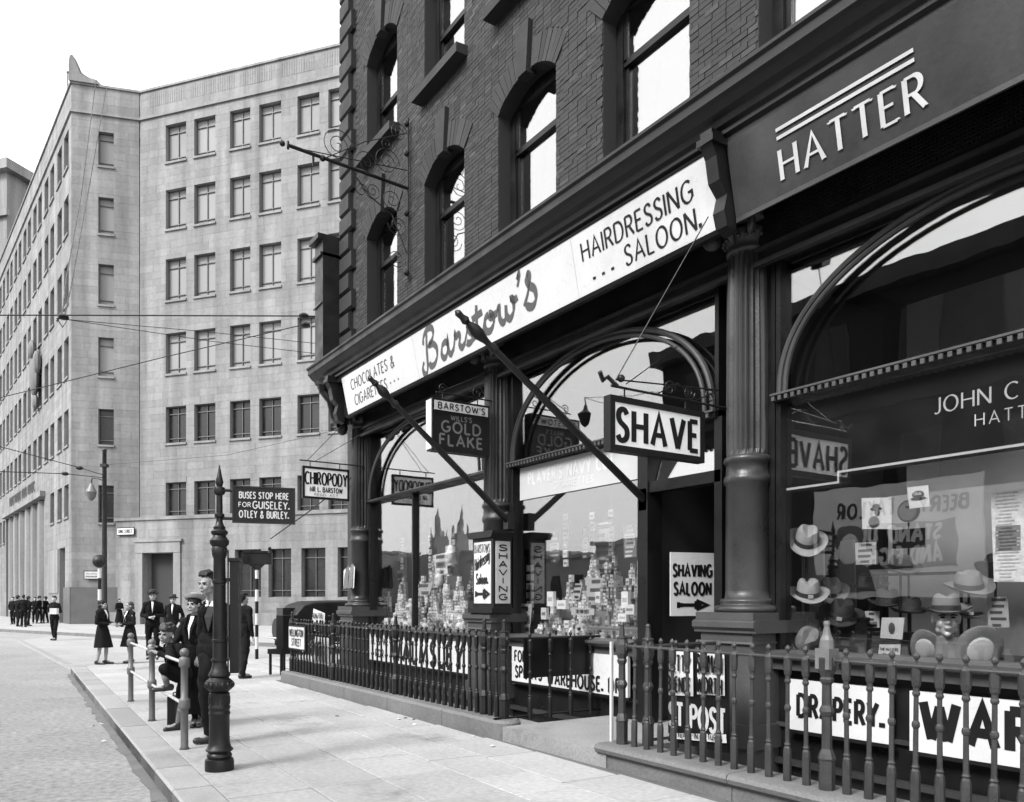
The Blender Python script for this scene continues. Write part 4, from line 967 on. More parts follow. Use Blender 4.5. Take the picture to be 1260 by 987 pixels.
b.build('arm',M_iron,br,world=True); b=MB(); spiral(b,(-9.45,5.2,4.36),.07,1.5,0,1,'y'); spiral(b,(-9.45,5.75,4.38),.1,1.5,0,1,'y',.008); b.tube([(-9.45,5.15,4.31),(-9.45,6.0,4.72)],.006,5); b.build('scroll',M_iron,br,world=True)
# box lantern sign on the middle pedestal
bx=thing('corner_box_sign','dark wooden box sign on the middle pedestal, white panels reading SHAVING and Hairdressing Saloon','sign',(-9.4,5.95,1.32))
x0,x1,y0_,y1_=-9.66,-9.12,5.8,6.1
b=MB(); b.box(x0,y0_,1.4,x1,y1_,2.36); b.box(x0-.05,y0_-.05,1.33,x1+.05,y1_,1.4); b.prism([(x0-.02,2.36),(x0-.07,2.42),(x0-.07,2.45),(x1+.07,2.45),(x1+.07,2.42),(x1+.02,2.36)],y0_-.06,y1_,'y'); b.box(x0+.02,y0_+.02,1.31,x1-.02,y1_,1.33)
b.build('case',M_timber,bx,world=True)
MB().box(x0+.05,y0_-.01,1.46,x1-.05,y0_+.01,2.31).build('panel',M_white,bx,world=True); MB().box(x1-.01,y0_+.035,1.46,x1+.01,y1_-.03,2.31).build('panel',M_white,bx,world=True)
cxx=(x0+x1)/2
lettering(bx,[dict(t='BARSTOWS',x=0,z=.34,h=.11,w=.4,wt=.1,thin=.5,serif=.08),dict(t='Hairdressing',x=0,z=.12,h=.16,w=.38,wt=.14,rise=.13),dict(t='Saloon.',x=.0,z=-.08,h=.14,w=.3,wt=.17),dict(t='>',x=0,z=-.29,h=.13,w=.34,wt=.3)],(cxx,y0_-.01,1.88),(1,0,0),(0,0,1),(0,-1,0),M_black,off=.003)
lettering(bx,[dict(t=c,x=0,z=.335-i*.112,h=.075,w=.125 if c!='I' else .02,wt=.24) for i,c in enumerate('SHAVING')],(x1+.01,(y0_+y1_)/2,1.885),(0,1,0),(0,0,1),(1,0,0),M_black,off=.003)
# saloon sign in the lobby
sl=thing('lobby_sign','white sign reading SHAVING SALOON with an arrow inside the dark doorway','sign',(-6.3,6.3,1.33),math.atan2(.53,.14))
MB().box(0,-.02,0,.55,.0,.7).build('panel',M_white,sl)
lettering(sl,[dict(t='SHAVING',x=.275,z=.5,h=.13,w=.48,wt=.22),dict(t='SALOON',x=.275,z=.3,h=.13,w=.46,wt=.22),dict(t='>',x=.275,z=.12,h=.1,w=.36,wt=.4)],(0,-.02,0),(1,0,0),(0,0,1),(0,-1,0),M_black,world=False,off=.003)
# boards on the stall risers
def riser(label,x0,x1,lines,z0=.4,z1=.87):
    t=thing('advertising_board',label,'sign',((x0+x1)/2,6.1,z0)); MB().box(x0,6.09,z0,x1,6.13,z1).build('panel',M_white,t,world=True)
    MB().box(x0-.02,6.085,z0-.03,x1+.02,6.14,z0-.002).build('frame',M_timber,t,world=True)
    lettering(t,lines,((x0+x1)/2,6.09,(z0+z1)/2),(1,0,0),(0,0,1),(0,-1,0),M_black,off=.004)
riser('white board reading WALMSLEY behind the long left railing',-13.9,-10.1,[dict(t='WALMSLEY',x=.32,z=0,h=.36,w=2.5,wt=.22),dict(t='H. & W.',x=-1.45,z=.12,h=.13,wt=.2),dict(t='FOR',x=-1.45,z=-.1,h=.13,wt=.2)])
riser('white board reading SPORTS WAREHOUSE. DRAPERY behind the dark railing board',-9.1,-6.75,[dict(t='FOR TOYS',x=-.75,z=.11,h=.14,w=.7,wt=.2),dict(t='SPORTS',x=-.78,z=-.1,h=.15,w=.6,wt=.2),dict(t='WAREHOUSE. DR',x=.35,z=-.12,h=.16,w=1.4,wt=.2)])
riser('white board reading DRAPERY. behind the right railing',-4.6,-3.63,[dict(t='DRAPERY.',x=.02,z=.0,h=.19,w=.8,wt=.2)],.34,.79)
riser('big white board lettered WAREHOUSE at the right edge behind the railing',-3.47,-.95,[dict(t='WAREHOUSE',x=-.05,z=.02,h=.28,w=2.2,wt=.26)],.32,.79)
riser('white board beyond the right edge of the hatter\'s window',-.1,2.6,[dict(t='DRAPERY',x=-.05,z=.02,h=.2,w=2.2,wt=.26)],.32,.79)
# Player's strip and black name panel in the windows
t=thing('window_strip','whitish cigarette advertising strip with raised letters under the transom of the middle window','sign',(-7.9,6.26,2.88))
MB().box(-9.08,YG-.03,2.88,-6.7,YG-.012,3.32).build('panel',M_strip,t,world=True)
lettering(t,[dict(t="PLAYER'S NAVY CUT",x=-.1,z=.04,h=.15,w=1.75,wt=.2),dict(t='CIGARETTES',x=.0,z=-.12,h=.08,w=.8,wt=.2)],(-7.9,YG-.03,3.11),(1,0,0),(0,0,1),(0,-1,0),M_white,off=.002)
t=thing('name_panel','black glass name panel with a gilt stepped border reading JOHN in the hatter\'s window','sign',(-3,6.26,2.5))
P=[(-4.74,3.33),(-4.74,2.5),(-4.17,2.5),(-4.17,2.59),(-.98,2.59),(-.98,3.33)]
MB().prism(P,YG+.012,YG+.02,'y').build('panel',M_black,t,world=True)
b=MB(); pts=[(-4.74,2.535),(-4.205,2.535),(-4.205,2.625),(-.98,2.625)]; y=YG+.0095
for i,(p,q) in enumerate(zip(pts[:-1],pts[1:])):
    w_=.01
    if p[1]==q[1]: b.quad((p[0]-w_,y,p[1]-w_),(q[0]+w_,y,p[1]-w_),(q[0]+w_,y,p[1]+w_),(p[0]-w_,y,p[1]+w_))
    else: b.quad((p[0]-w_,y+.0005,p[1]),(p[0]+w_,y+.0005,p[1]),(p[0]+w_,y+.0005,q[1]),(p[0]-w_,y+.0005,q[1]))
b.build('gilt_border',M_cream,t,world=True)
lettering(t,[dict(t='JOHN C',x=-3.36,z=3.03,h=.12,al='l',wt=.13,thin=.5,ang=R(15),serif=.08),dict(t='HATTER',x=-3.05,z=2.86,h=.09,al='l',wt=.1,sp=.3)],(0,YG+.0115,0),(1,0,0),(0,0,1),(0,-1,0),M_cream,off=.001)
# newspaper bills on the return railing
t=thing('newspaper_bill_board','torn newspaper bills reading ST POST and 100 YEARS IN PICTURES behind the right railing','poster',(-5.0,5.3,.2))
MB().box(-5.32,5.3,.2,-4.62,5.33,1.05).build('board',M_black,t,world=True)
for i,(x0,x1,z0,z1,m) in enumerate(((-5.3,-4.98,.62,1.05,M_white),(-4.95,-4.62,.66,1.06,M_cream),(-5.31,-4.6,.22,.3,M_white))):
    MB().add([(x0,5.285,z0+.01),(x1,5.27,z0+.03 if i<2 else z0+.07),(x1-.02,5.285,z1+(.06 if i==2 else 0)),(x0+.01,5.28,z1-.02)],[(0,1,2,3)]).build('bill',m,t,world=True)
lettering(t,[dict(t='BETTY',x=-5.15,z=.93,h=.14,w=.27,wt=.15),dict(t='BRENDE',x=-5.15,z=.74,h=.13,w=.28,wt=.15),dict(t='SUBMAN',x=-4.79,z=.95,h=.15,w=.28,wt=.15),dict(t='WORTH',x=-4.79,z=.76,h=.13,w=.28,wt=.16),dict(t='100 YEARS IN PICTURES',x=-4.96,z=.275,h=.045,w=.62,wt=.2,rise=.05)],(0,5.266,0),(1,0,0),(0,0,1),(0,-1,0),M_black,off=.002)
lettering(t,[dict(t='ST POST',x=-4.97,z=.46,h=.2,w=.66,wt=.17,sp=.1)],(0,5.3,0),(1,0,0),(0,0,1),(0,-1,0),M_white,off=.004)
# street name plate on the railing
t=thing('street_name_sign','white street name plate reading WELLINGTON STREET on the left end of the railing','sign',(-14,4.79,.7))
MB().box(-14.62,4.79,.6,-13.72,4.81,1.05).build('frame',M_black,t,world=True); MB().box(-14.59,4.78,.63,-13.76,4.792,1.02).build('panel',M_white,t,world=True)
lettering(t,[dict(t='WELLINGTON',x=0,z=.085,h=.12,w=.74,wt=.2),dict(t='STREET',x=0,z=-.085,h=.12,w=.5,wt=.2)],(-14.17,4.78,.825),(1,0,0),(0,0,1),(0,-1,0),M_black,off=.003)
# projecting dark case sign on the corner
t=thing('projecting_case','tall dark case with a small hood projecting from the street corner above the shop','sign case',(-15.3,6.0,6.2))
MB().box(-15.52,5.62,6.25,-15.08,7.3,8.62).build('case',M_iron,t,world=True); MB().box(-15.6,5.52,8.62,-15.08,7.4,8.72).box(-15.56,5.57,8.3,-15.08,7.35,8.36).build('hood',M_iron,t,world=True)
MB().box(-15.54,5.6,6.2,-15.08,7.32,6.26).build('bottom_moulding',M_iron,t,world=True); MB().tube([(-15.55,5.6,7.35),(-15.1,5.6,7.38)],.018).build('band',M_steel,t,world=True)
# flagpoles
for X,yb_,tip,lab in ((-6.54,6.15,(-6.54,3.76,4.22),'long dark flagpole slanting out over the pavement from the saloon door post'),(-9.15,6.05,(-9.15,4.01,4.25),'shorter dark flagpole slanting out beside the dark cigarette sign')):
    B0=Vector((X,yb_,2.62 if X>-7 else 2.6)); Tp=Vector(tip); d=(Tp-B0).normalized(); L=(Tp-B0).length
    t=thing('flagpole',lab,'flagpole',tuple(B0)); up_=lambda s:B0+d*s
    MB().tube([up_(0),up_(L*.5),up_(L*.82)],[.045,.042,.032],10).build('pole',M_iron,t,world=True,auto=True)
    ks=[(.82,.045),(.835,.05),(.85,.03),(.87,.035),(.9,.06),(.92,.062),(.94,.04),(.952,.025),(.965,.045),(.98,.03),(1.,.035),(1.01,.01)]
    MB().tube([up_(L*a) for a,_ in ks],[r*1.0 for _,r in ks],10).build('finial',M_iron,t,world=True,auto=True)
    MB().box(X-.06,yb_-.03,B0.z-.12,X+.06,yb_+.08,B0.z+.12).build('socket',M_iron,t,world=True)
# scrolled bracket high on the wall
t=thing('wrought_iron_bracket','large scrolled wrought-iron bracket high on the brick wall with an empty arm','bracket',(-12.09,6.0,7.8))
b=MB(); X=-12.09; b.tube([(X,5.99,6.9),(X,5.99,9.6)],.022,8); b.build('wall_bar',M_iron,t,world=True)
b=MB(); b.tube([(X,5.99,8.42),(X,3.95,8.5)],.028,8); b.tube([(X,3.95,8.44),(X,3.95,8.56)],.02,6); b.ball((X,3.86,8.5),.045,8,6); b.ball((X,4.5,8.47),.05,8,6); b.tube([(X,4.35,8.3),(X,4.35,8.48)],.02,6); b.build('arm',M_iron,t,world=True)
b=MB()
for y,z,r_,tn,a0,sg in ((4.75,8.75,.28,2.3,0,1),(5.25,8.62,.2,2,PI,-1),(5.6,8.75,.24,2.2,0,1),(5.82,9.3,.17,2,0,1),(5.7,8.15,.2,2,0,-1),(5.35,8.2,.15,2,PI,1),(5.8,7.75,.18,2,PI,1),(5.78,7.2,.16,2,0,-1),(5.15,8.15,.12,1.6,0,1),(5.6,9.05,.12,1.5,0,-1)): spiral(b,(X,y,z),r_,tn,a0,sg,'y',.007,34)
b.tube([(X,4.55,8.49),(X,5.2,8.95),(X,5.98,9.35)],.008,6); b.tube([(X,4.1,8.5),(X,5.98,8.72)],.008,6); b.tube([(X,5.0,8.4),(X,5.3,8.1),(X,5.7,7.9),(X,5.98,7.3)],.011,6)
for z in (7.0,8.0,9.0,9.5): b.ball((X,5.96,z),.05,8,6)
b.build('scroll',M_iron,t,world=True)
# small bunch of papers hung on the corner column
t=thing('magazine_rack','bunch of pale magazines hung on the corner column above its base','magazine rack',(-14.3,5.9,1.9))
for i in range(7):
    MB().add([(-14.62+i*.075,5.86-.03*(i%3),1.72+.02*(i%2)),(-14.5+i*.075,5.84,1.74),(-14.5+i*.075,5.86,2.12+.03*(i%3)),(-14.63+i*.075,5.87,2.08+.02*i)],[(0,1,2,3)]).build('magazine',(M_cream,M_grey,M_plinth)[i%3],t,world=True)
MB().tube([(-14.65,5.9,2.1),(-14.05,5.9,2.14)],.012).build('rack_bar',M_iron,t,world=True)
# ================================================================== STREET FURNITURE
def pos(px,Z,z=0): 
    X,Y=cw((px-630)/FPX*Z,Z); return (X,Y,z)
t=thing('bus_stop_post','ornate black cast-iron post with spear finial at the kerb carrying the bus stop plate','post',pos(270,7.05))
MB().lathe([(.122,0),(.124,.07),(.118,.10),(.1,.11),(.108,.126),(.104,.145),(.093,.158),(.112,.172),(.118,.185),(.103,.2),(.09,.24),(.0865,.3),(.0865,.485),(.092,.495),(.092,.51),(.087,.52),(.087,.535),(.092,.545),(.092,.56),(.087,.57),(.087,.66),(.09,.68),(.075,.69),(.085,.7),(.112,.725),(.121,.755),(.112,.79),(.085,.812),(.08,.82),(.093,.835),(.093,.85),(.075,.88),(.064,.92),(.059,.96),(.071,.965),(.071,.985),(.057,.99),(.055,1.13),(.062,1.135),(.062,1.155),(.055,1.16),(.053,1.65),(.062,1.655),(.062,1.68),(.053,1.685),(.05,1.87),(.062,1.9),(.068,1.96),(.06,1.975),(.08,2.0),(.083,2.03),(.06,2.06),(.055,2.075),(.07,2.09),(.073,2.11),(.05,2.13),(.052,2.15),(.038,2.165),(.028,2.2),(.028,2.23),(.042,2.24),(.042,2.265),(.028,2.275),(.026,2.43),(.045,2.445),(.052,2.47),(.045,2.5),(.024,2.51),(.03,2.53),(.034,2.55),(.022,2.6),(.004,2.70)],seg=20).build('post',M_iron,t,auto=True)
b=MB()
for k in range(14):
    a=2*PI*k/14; b.ball((.108*math.cos(a),.108*math.sin(a),.755),(.022,.022,.03),8,6)
b.build('leaf_ornament',M_iron,t,auto=True)
b=MB()
for k in range(16):
    a=2*PI*k/16; b.box(.086*math.cos(a)-.005,.086*math.sin(a)-.005,.585,.086*math.cos(a)+.005,.086*math.sin(a)+.005,.655)
b.build('fluting',M_iron,t,kind='stuff')
bs=thing('bus_stop_sign','dark plate reading BUSES STOP HERE for Guiseley, Otley and Burley fixed to the spear-topped post','sign',pos(274,7.05,2.15),YAW+R(18))
MB().box(.08,-.012,.04,.62,.012,.37).build('frame',M_black,bs)
b=MB(); b.box(.0,-.01,.07,.08,.01,.085); b.box(0,-.01,.32,.08,.01,.335); b.tube([(-.0,0,.327),(.1,0,.327)],.014); b.tube([(0,0,.078),(.1,0,.078)],.014); b.build('arm',M_iron,bs)
b=MB()
for q in ((.08,-.018,.04,.62,-.0125,.052),(.08,-.018,.358,.62,-.0125,.37),(.08,-.018,.052,.092,-.0125,.358),(.608,-.018,.052,.62,-.0125,.358)): b.box(*q)
b.build('rim',M_iron,bs)
lettering(bs,[dict(t='BUSES STOP HERE',x=0,z=.085,h=.055,w=.42,wt=.16),dict(t='FOR',x=-.165,z=.0,h=.04,w=.1,wt=.16),dict(t='GUISELEY.',x=.06,z=.0,h=.062,w=.31,wt=.16),dict(t='OTLEY & BURLEY.',x=0,z=-.085,h=.06,w=.42,wt=.16)],(.35,-.012,.205),(1,0,0),(0,0,1),(0,-1,0),M_white,world=False,off=.002)
nb=thing('timetable_case','narrow dark timetable case clamped upright to the back of the spear-topped post','notice case',pos(287,7.12,.85),YAW+R(15))
MB().box(-.03,0,0,.045,.36,1.0).build('case',M_iron,nb); MB().box(-.045,-.02,1.0,.06,.38,1.03).build('cap',M_iron,nb); MB().tube([(-.045,.02,-.05),(-.045,.02,1.1)],.008).build('pipe',M_steel,nb)
MB().box(-.09,-.03,.3,-.03,.03,.33).box(-.09,-.03,.82,-.03,.03,.85).build('clamp',M_iron,nb)
# kerbside guard rail
P3=[Vector(pos(161,11.85)),Vector(pos(187,9.93)),Vector(pos(227,8.03))]
t=thing('guard_rail','kerbside guard rail of three grey ball-topped posts with two pale rails','guard rail',tuple(P3[2]))
gp=MB().lathe([(.05,0),(.037,.03),(.036,.40),(.05,.41),(.054,.43),(.054,.49),(.05,.51),(.035,.52),(.034,.82),(.05,.835),(.054,.85),(.054,.91),(.045,.925),(.028,.935),(.026,.945)],seg=14).mesh('post',M_steel,weld=True,smooth=True)
gb=MB().ball((0,0,.975),.046,14,10).mesh('ball',M_steel,smooth=True)
for q in P3:
    o=meshobj('post',gp,t,tuple(q-P3[2])); meshobj('ball',gb,o)
for z in (.45,.87):
    for a,b_ in zip(P3[:-1],P3[1:]): MB().tube([a+Vector((0,0,z)),b_+Vector((0,0,z))],.017,8).build('rail',M_railwhite,t,world=True)
# banded stop pole in the side street
t=thing('banded_stop_pole','black and white banded stop pole with a plain dark plate near the pavement corner','stop pole',pos(316,20.4))
zb=[0,.26,.57,.88,1.17,1.48,1.78,2.06,2.28]
for i,(a,b_) in enumerate(zip(zb[:-1],zb[1:])): MB().lathe([(.042,a),(.042,b_)],seg=10).build('band',M_black if i%2==0 else M_white,t)
o=MB().box(-.38,-.03,2.42,.39,.03,2.72).prism([(-.2,2.42),(-.05,2.28),(.05,2.28),(.2,2.42)],-.02,.02,'y').box(-.34,-.05,2.72,.3,.05,2.77).build('plate',M_black,t); o.rotation_euler=(0,0,YAW); MB().ball((.33,0,2.83),.05,8,6).build('knob',M_iron,t).rotation_euler=(0,0,YAW)
# beacon and tram pole
t=thing('beacon','belisha beacon with dark globe on a black and white banded pole','beacon',pos(122.5,35.5))
for i in range(6): MB().lathe([(.075,i*.5),(.075,i*.5+.5)],seg=10).build('band',M_black if i%2==0 else M_white,t)
MB().ball((0,0,3.25),.3,16,12).build('globe',M_iron,t,auto=True)
t=thing('tram_pole','tall dark tramway pole with a bracket street lamp behind the beacon','pole',pos(128.5,40))
MB().lathe([(.16,0),(.16,1.2),(.13,1.3),(.1,9.0),(.12,9.05),(.1,9.1)],seg=12).build('pole',M_iron,t,auto=True)
M_=Matrix.Rotation(YAW,4,'Z')
b=MB(); b.tube([(0,0,7.5),(-.3,0,7.62),(-.62,0,7.65),(-.66,0,7.4)],.03,8); b.box(-.15,-.15,8.2,.15,.15,8.35); b.xf(M_); b.build('lamp_arm',M_iron,t)
b=MB(); b.lathe([(.04,7.4),(.1,7.3),(.16,7.15),(.26,6.95),(.24,6.92),(.2,6.7),(.1,6.55),(.03,6.5)],-.66,0,0,14); b.xf(M_); b.build('lantern',M_steel,t,auto=True)
# street name plates on the stone building
for lab,F,u0,u1,z0,z1,tx in (('small white street name plate on the ground floor wall left of the doorway',FB,kR(158)+.0,kR(178),5.72,6.12,'KING STREET'),('small white street name plate on the corner of the stone building beside the beacon',FC,kC(105),kC(121),2.9,3.35,None)):
    Mq=F@Matrix.Translation((u0,-.16 if F is FC else -.14,z0)); o=thing('street_name_sign',lab,'sign',tuple(Mq.translation)); o.rotation_euler=Mq.to_euler()
    W=u1-u0; MB().box(-.04,0,-.05,W+.04,.03,z1-z0+.05).build('frame',M_black,o); MB().box(0,-.012,0,W,0,z1-z0).build('panel',M_white,o)
    if tx: lettering(o,[dict(t=tx,x=W/2,z=.2,h=.2,w=W*.8,wt=.2)],(0,-.012,0),(1,0,0),(0,0,1),(0,-1,0),M_black,world=False,off=.004)
    else:
        b=MB(); 
        for i in range(9): b.box(.06+i*W/10,-.02,.08,.06+i*W/10+W*.06,-.014,.18); b.box(.08+i*W/10.4,-.02,.27,.08+i*W/10.4+W*.05,-.014,.34)
        b.build('lettering',M_grey,o,kind='stuff')
# overhead wires
def wire(label,pts,r=.014,sag=0.,beads=()):
    P=[at(*p) for p in pts]; out=[]
    for a,b_ in zip(P[:-1],P[1:]):
        for k in range(8): q=a.lerp(b_,k/8); q.z-=sag*4*(k/8)*(1-k/8); out.append(q)
    out.append(P[-1]); m=MB().tube(out,r,5)
    t=thing('overhead_wire',label,'wire',tuple(P[0]),0,'overhead tramway wires'); m.build('cable',M_black,t,world=True)
    if beads:
        b=MB()
        for (px,py,Z) in beads: b.ball(at(px,py,Z),(.16,.16,.09),8,6)
        b.build('insulator',M_black,t,world=True)
wire('thick nearly level tramway wire crossing the stone building with a hanger on it',[(-30,388,24),(78,388,24),(372,389,24),(440,390,24)],.022,0,[(78,390,24),(374,389,24)])
wire('wire rising from the left edge to the dark hanging case',[(-10,492,28),(200,440,27),(372,400,26),(470,374,25)],.016,0,[(376,400,26)])
wire('upper of two thin wires spreading right from the hanger',[(80,393,24),(250,408,26),(420,426,28)],.011)
wire('lower of two thin wires spreading right from the hanger',[(80,393,24),(260,420,26),(430,440,28)],.011)
wire('left of two slack wires dropping from the parapet corner to the hanger',[(118,100,49),(100,240,38),(82,340,28),(76,392,24)],.022)
wire('right of two slack wires dropping from the parapet corner to the hanger',[(131,108,49),(108,240,38),(88,350,28),(79,392,24)],.022)
wire('thin wire from the left edge to the tram pole with one small insulator',[(-10,547,30),(96,575,36),(128,585,40)],.018,0,[(98,576,36)])
wire('lower thin wire from the left edge to the tram pole',[(-10,580,30),(80,583,36),(128,588,40)],.018,0,[(80,583,36)])
wire('faint wire running right from the tram pole past the ground floor ledge',[(131,572,40),(280,560,34),(420,528,28)],.008)
wire('thin stay running up from the stop plate to the corner column',[(333,663,20),(385,626,17.5),(432,588,15.4)],.014)
wire('very thin wire rising steeply into the sky above the corner figure',[(118,104,49),(126,60,40),(133,-20,34)],.006)
h=thing('wire_hanger','small triangular hanger under the level tramway wire','wire hanger',tuple(at(77,393,24)))
p0=at(70,392,24);p1=at(84,392,24);p2=at(77,403,24); MB().tube([p0,p1,p2,p0],.02,5).build('frame',M_black,h,world=True)
# newspaper stand by the end of the railing
t=thing('newspaper_stand','black newspaper stand on thin legs at the left end of the railing','stand',pos(347,16.2),YAW-R(32))
b=MB(); b.box(-.2,-.2,.42,.2,.25,.52); b.build('table',M_black,t); MB().box(.0,-.15,.52,.2,.22,1.2).build('cabinet',M_black,t)
for x in (-.16,.16):
    for y in (-.16,.2): MB().box(x-.02,y-.02,0,x+.02,y+.02,.42).build('leg',M_black,t)
t=thing('newspaper_placard','pair of white newspaper placards standing behind the street name railing','placard',(-13.9,5.3,.9))
MB().add([(-14.55,5.2,.95),(-13.9,5.2,.9),(-13.9,5.22,1.27),(-14.5,5.22,1.35)],[(0,1,2,3)]).add([(-14.55,5.25,.35),(-13.8,5.25,.35),(-13.8,5.27,.82),(-14.55,5.27,.82)],[(0,1,2,3)]).build('sheet',M_white,t,world=True)
lettering(t,[dict(t='NOW FOR',x=-14.22,z=1.22,h=.09,w=.5,wt=.22),dict(t='SUNSHINE',x=-14.2,z=1.04,h=.13,w=.6,wt=.24),dict(t='SPORTS',x=-14.2,z=.6,h=.24,w=.65,wt=.22)],(0,5.19,0),(1,0,0),(0,0,1),(0,-1,0),M_black,off=.003)
# ================================================================== CAR
M_car=mat('black_car_paint',.006,.4,.1,2,spec=.3); M_tyre=mat('tyre_rubber',.02,.8,.1); M_chrome=mat('chrome_trim',.6,.15,.05,metal=1.)
def make_car(loc,rz):
    c=thing('parked_car','black 1930s saloon car parked in the side street behind the left end of the railing','car',loc,rz)
    # local: length along y (front +y), width along x
    S_=1.1; prof=[(-1.95,.45),(-2.0,.8),(-1.85,1.15),(-1.55,1.5),(-1.2,1.6),(-.2,1.63),(.35,1.58),(.62,1.15),(1.6,1.08),(1.75,.95),(1.78,.5),(1.5,.35),(-1.7,.35)]
    b=MB(); n=len(prof); W=[.7,.76,.78,.74,.7,.66,.62,.66,.42,.38,.38,.5,.6]
    b.add([(-w_,y,z) for (y,z),w_ in zip(prof,W)]+[(w_,y,z) for (y,z),w_ in zip(prof,W)],[tuple(range(n)),tuple(range(2*n-1,n-1,-1))]+[(i,i+n,(i+1)%n+n,(i+1)%n) for i in range(n)])
    o=b.build('body',M_car,c); m=o.modifiers.new('bevel','BEVEL'); m.width=.09; m.segments=4; o.data.shade_smooth()
    MB().box(-.27,-2.02,1.12,.27,-1.5,1.4).xf(Matrix.Identity(4)).build('rear_window',M_farglass,c)
    for sx in (-1,1):
        for y0,y1 in ((-1.25,-.55),(-.45,.25)):
            MB().prism([(y0,1.15),(y1,1.15),(y1-(.0 if y0<-1 else .12),1.48),(y0+(.15 if y0<-1 else 0),1.48)],sx*.6,sx*.665,'x').build('side_window',M_blind,c)
        for y in (-1.25,1.35):
            MB().tube([(sx*.75,y+.55*math.cos(R(a)),.33+.5*math.sin(R(a))) for a in range(-10,191,20)],[.12]*11,8,flat=.5).build('mudguard',M_car,c,auto=True)
            w_=MB().tube([(sx*.64,y,.33),(sx*.78,y,.33)],[.33,.33],20).build('wheel',M_tyre,c); MB().tube([(sx*.775,y,.33),(sx*.79,y,.33)],[.17,.12],14).build('hubcap',M_chrome,w_)
        MB().box(min(sx*.6,sx*.82),-.75,.3,max(sx*.6,sx*.82),.85,.34).build('running_board',M_car,c)
        MB().ball((sx*.45,1.82,.85),(.13,.12,.13),12,8).build('headlight',M_chrome,c,auto=True)
    MB().tube([(-.7,-2.15,.5),(.7,-2.15,.5)],.035).build('bumper',M_chrome,c); MB().tube([(0,-2.0,.75),(0,-2.14,.75)],[.34,.34],20).build('spare_wheel',M_tyre,c)
    return c
make_car((-23.75,9.5,-.12),R(2))
# ================================================================== HEADS
def remesh(mb,name,m,parent,vox,it=2,world=False,crease=0.):
    if world: mb.xf(parent_world(parent).inverted())
    me=mb.mesh('tmp',m); o=bpy.data.objects.new('tmp',me); COL.objects.link(o)
    r=o.modifiers.new('r','REMESH'); r.mode='VOXEL'; r.voxel_size=vox; r.adaptivity=0
    if it: s_=o.modifiers.new('s','SMOOTH'); s_.iterations=it; s_.factor=.5
    dg=bpy.context.evaluated_depsgraph_get(); e=o.evaluated_get(dg); nm=bpy.data.meshes.new_from_object(e); nm.name=name
    bpy.data.objects.remove(o); bpy.data.meshes.remove(me)
    if not nm.materials: nm.materials.append(m)
    if crease:
        import numpy as np
        n_=len(nm.vertices); co=np.empty(n_*3,np.float32); nm.vertices.foreach_get('co',co); no=np.empty(n_*3,np.float32); nm.vertices.foreach_get('normal',no)
        co=co.reshape(-1,3); no=no.reshape(-1,3); x,y,z=co.T; k=0
        for f,a_,ph in ((34,.5,0),(23,.7,1.7),(61,.25,.6),(47,.35,2.9)): k=k+a_*np.sin(f*x+f*.55*z+2*np.sin(f*.31*z+ph)+ph)*np.cos(f*.8*y-f*.4*z+1.5*np.sin(f*.23*x+ph))
        co+=no*(crease*k)[:,None]; nm.vertices.foreach_set('co',co.ravel()); nm.update()
    nm.shade_smooth(); q=bpy.data.objects.new(name,nm); COL.objects.link(q); q.parent=parent; return q
def cap(mb,a,b,ra,rb,seg=10):
    a=Vector(a);b=Vector(b); mb.ball(a,ra,seg,8); mb.ball(b,rb,seg,8)
    if (a-b).length>1e-4: mb.tube([a,b],[ra,rb],seg)
def head_shape(mb,Mh,s=1.):
    st=len(mb.v)
    mb.ball((0,.022,.035),(.076,.094,.088),18,12); mb.ball((0,-.022,-.03),(.062,.072,.085),16,12); mb.ball((0,-.035,-.078),(.045,.05,.036),12,8); mb.ball((0,-.072,-.1),(.022,.02,.018),10,8)
    cap(mb,(0,-.086,.012),(0,-.106,-.026),.007,.012,8); mb.ball((.011,-.097,-.03),(.009,.011,.008),8,6); mb.ball((-.011,-.097,-.03),(.009,.011,.008),8,6)
    for x in (-1,1):
        mb.ball((x*.03,-.082,.026),(.024,.016,.009),8,6); mb.ball((x*.038,-.06,-.035),(.025,.028,.03),8,6); mb.ball((x*.075,.005,-.005),(.012,.022,.034),8,6)
        mb.ball((x*.045,-.02,-.075),(.02,.035,.025),8,6)
    mb.ball((0,-.094,-.058),(.023,.011,.0065),8,6); mb.ball((0,-.091,-.071),(.019,.012,.0075),8,6)
    mb.xf(Mh@Matrix.Scale(s,4),st)
M_eye=mat('eye_dark',.03,.8,0,spec=.1); M_skin=mat('skin',.27,.6,.1,20); M_lip=mat('lips',.17,.5,.05)
def face_bits(parent,Mh,s,brow=M_eye):
    b=MB()
    for x in (-1,1): b.ball((x*.03,-.0835,.007),(.015,.008,.0068),10,6)
    b.xf(Mh@Matrix.Scale(s,4)); b.build('eyes',M_eye,parent,auto=True)
    b=MB()
    for x in (-1,1): b.tube([(x*.013,-.095,.019),(x*.03,-.0965,.024),(x*.052,-.084,.018)],[.004,.006,.004],6)
    b.xf(Mh@Matrix.Scale(s,4)); b.build('eyebrows',brow,parent)
    b=MB(); b.tube([(-.022,-.094,-.066),(0,-.107,-.0645),(.022,-.094,-.066)],[.0022,.003,.0022],6); b.xf(Mh@Matrix.Scale(s,4)); b.build('mouth',M_lip,parent)
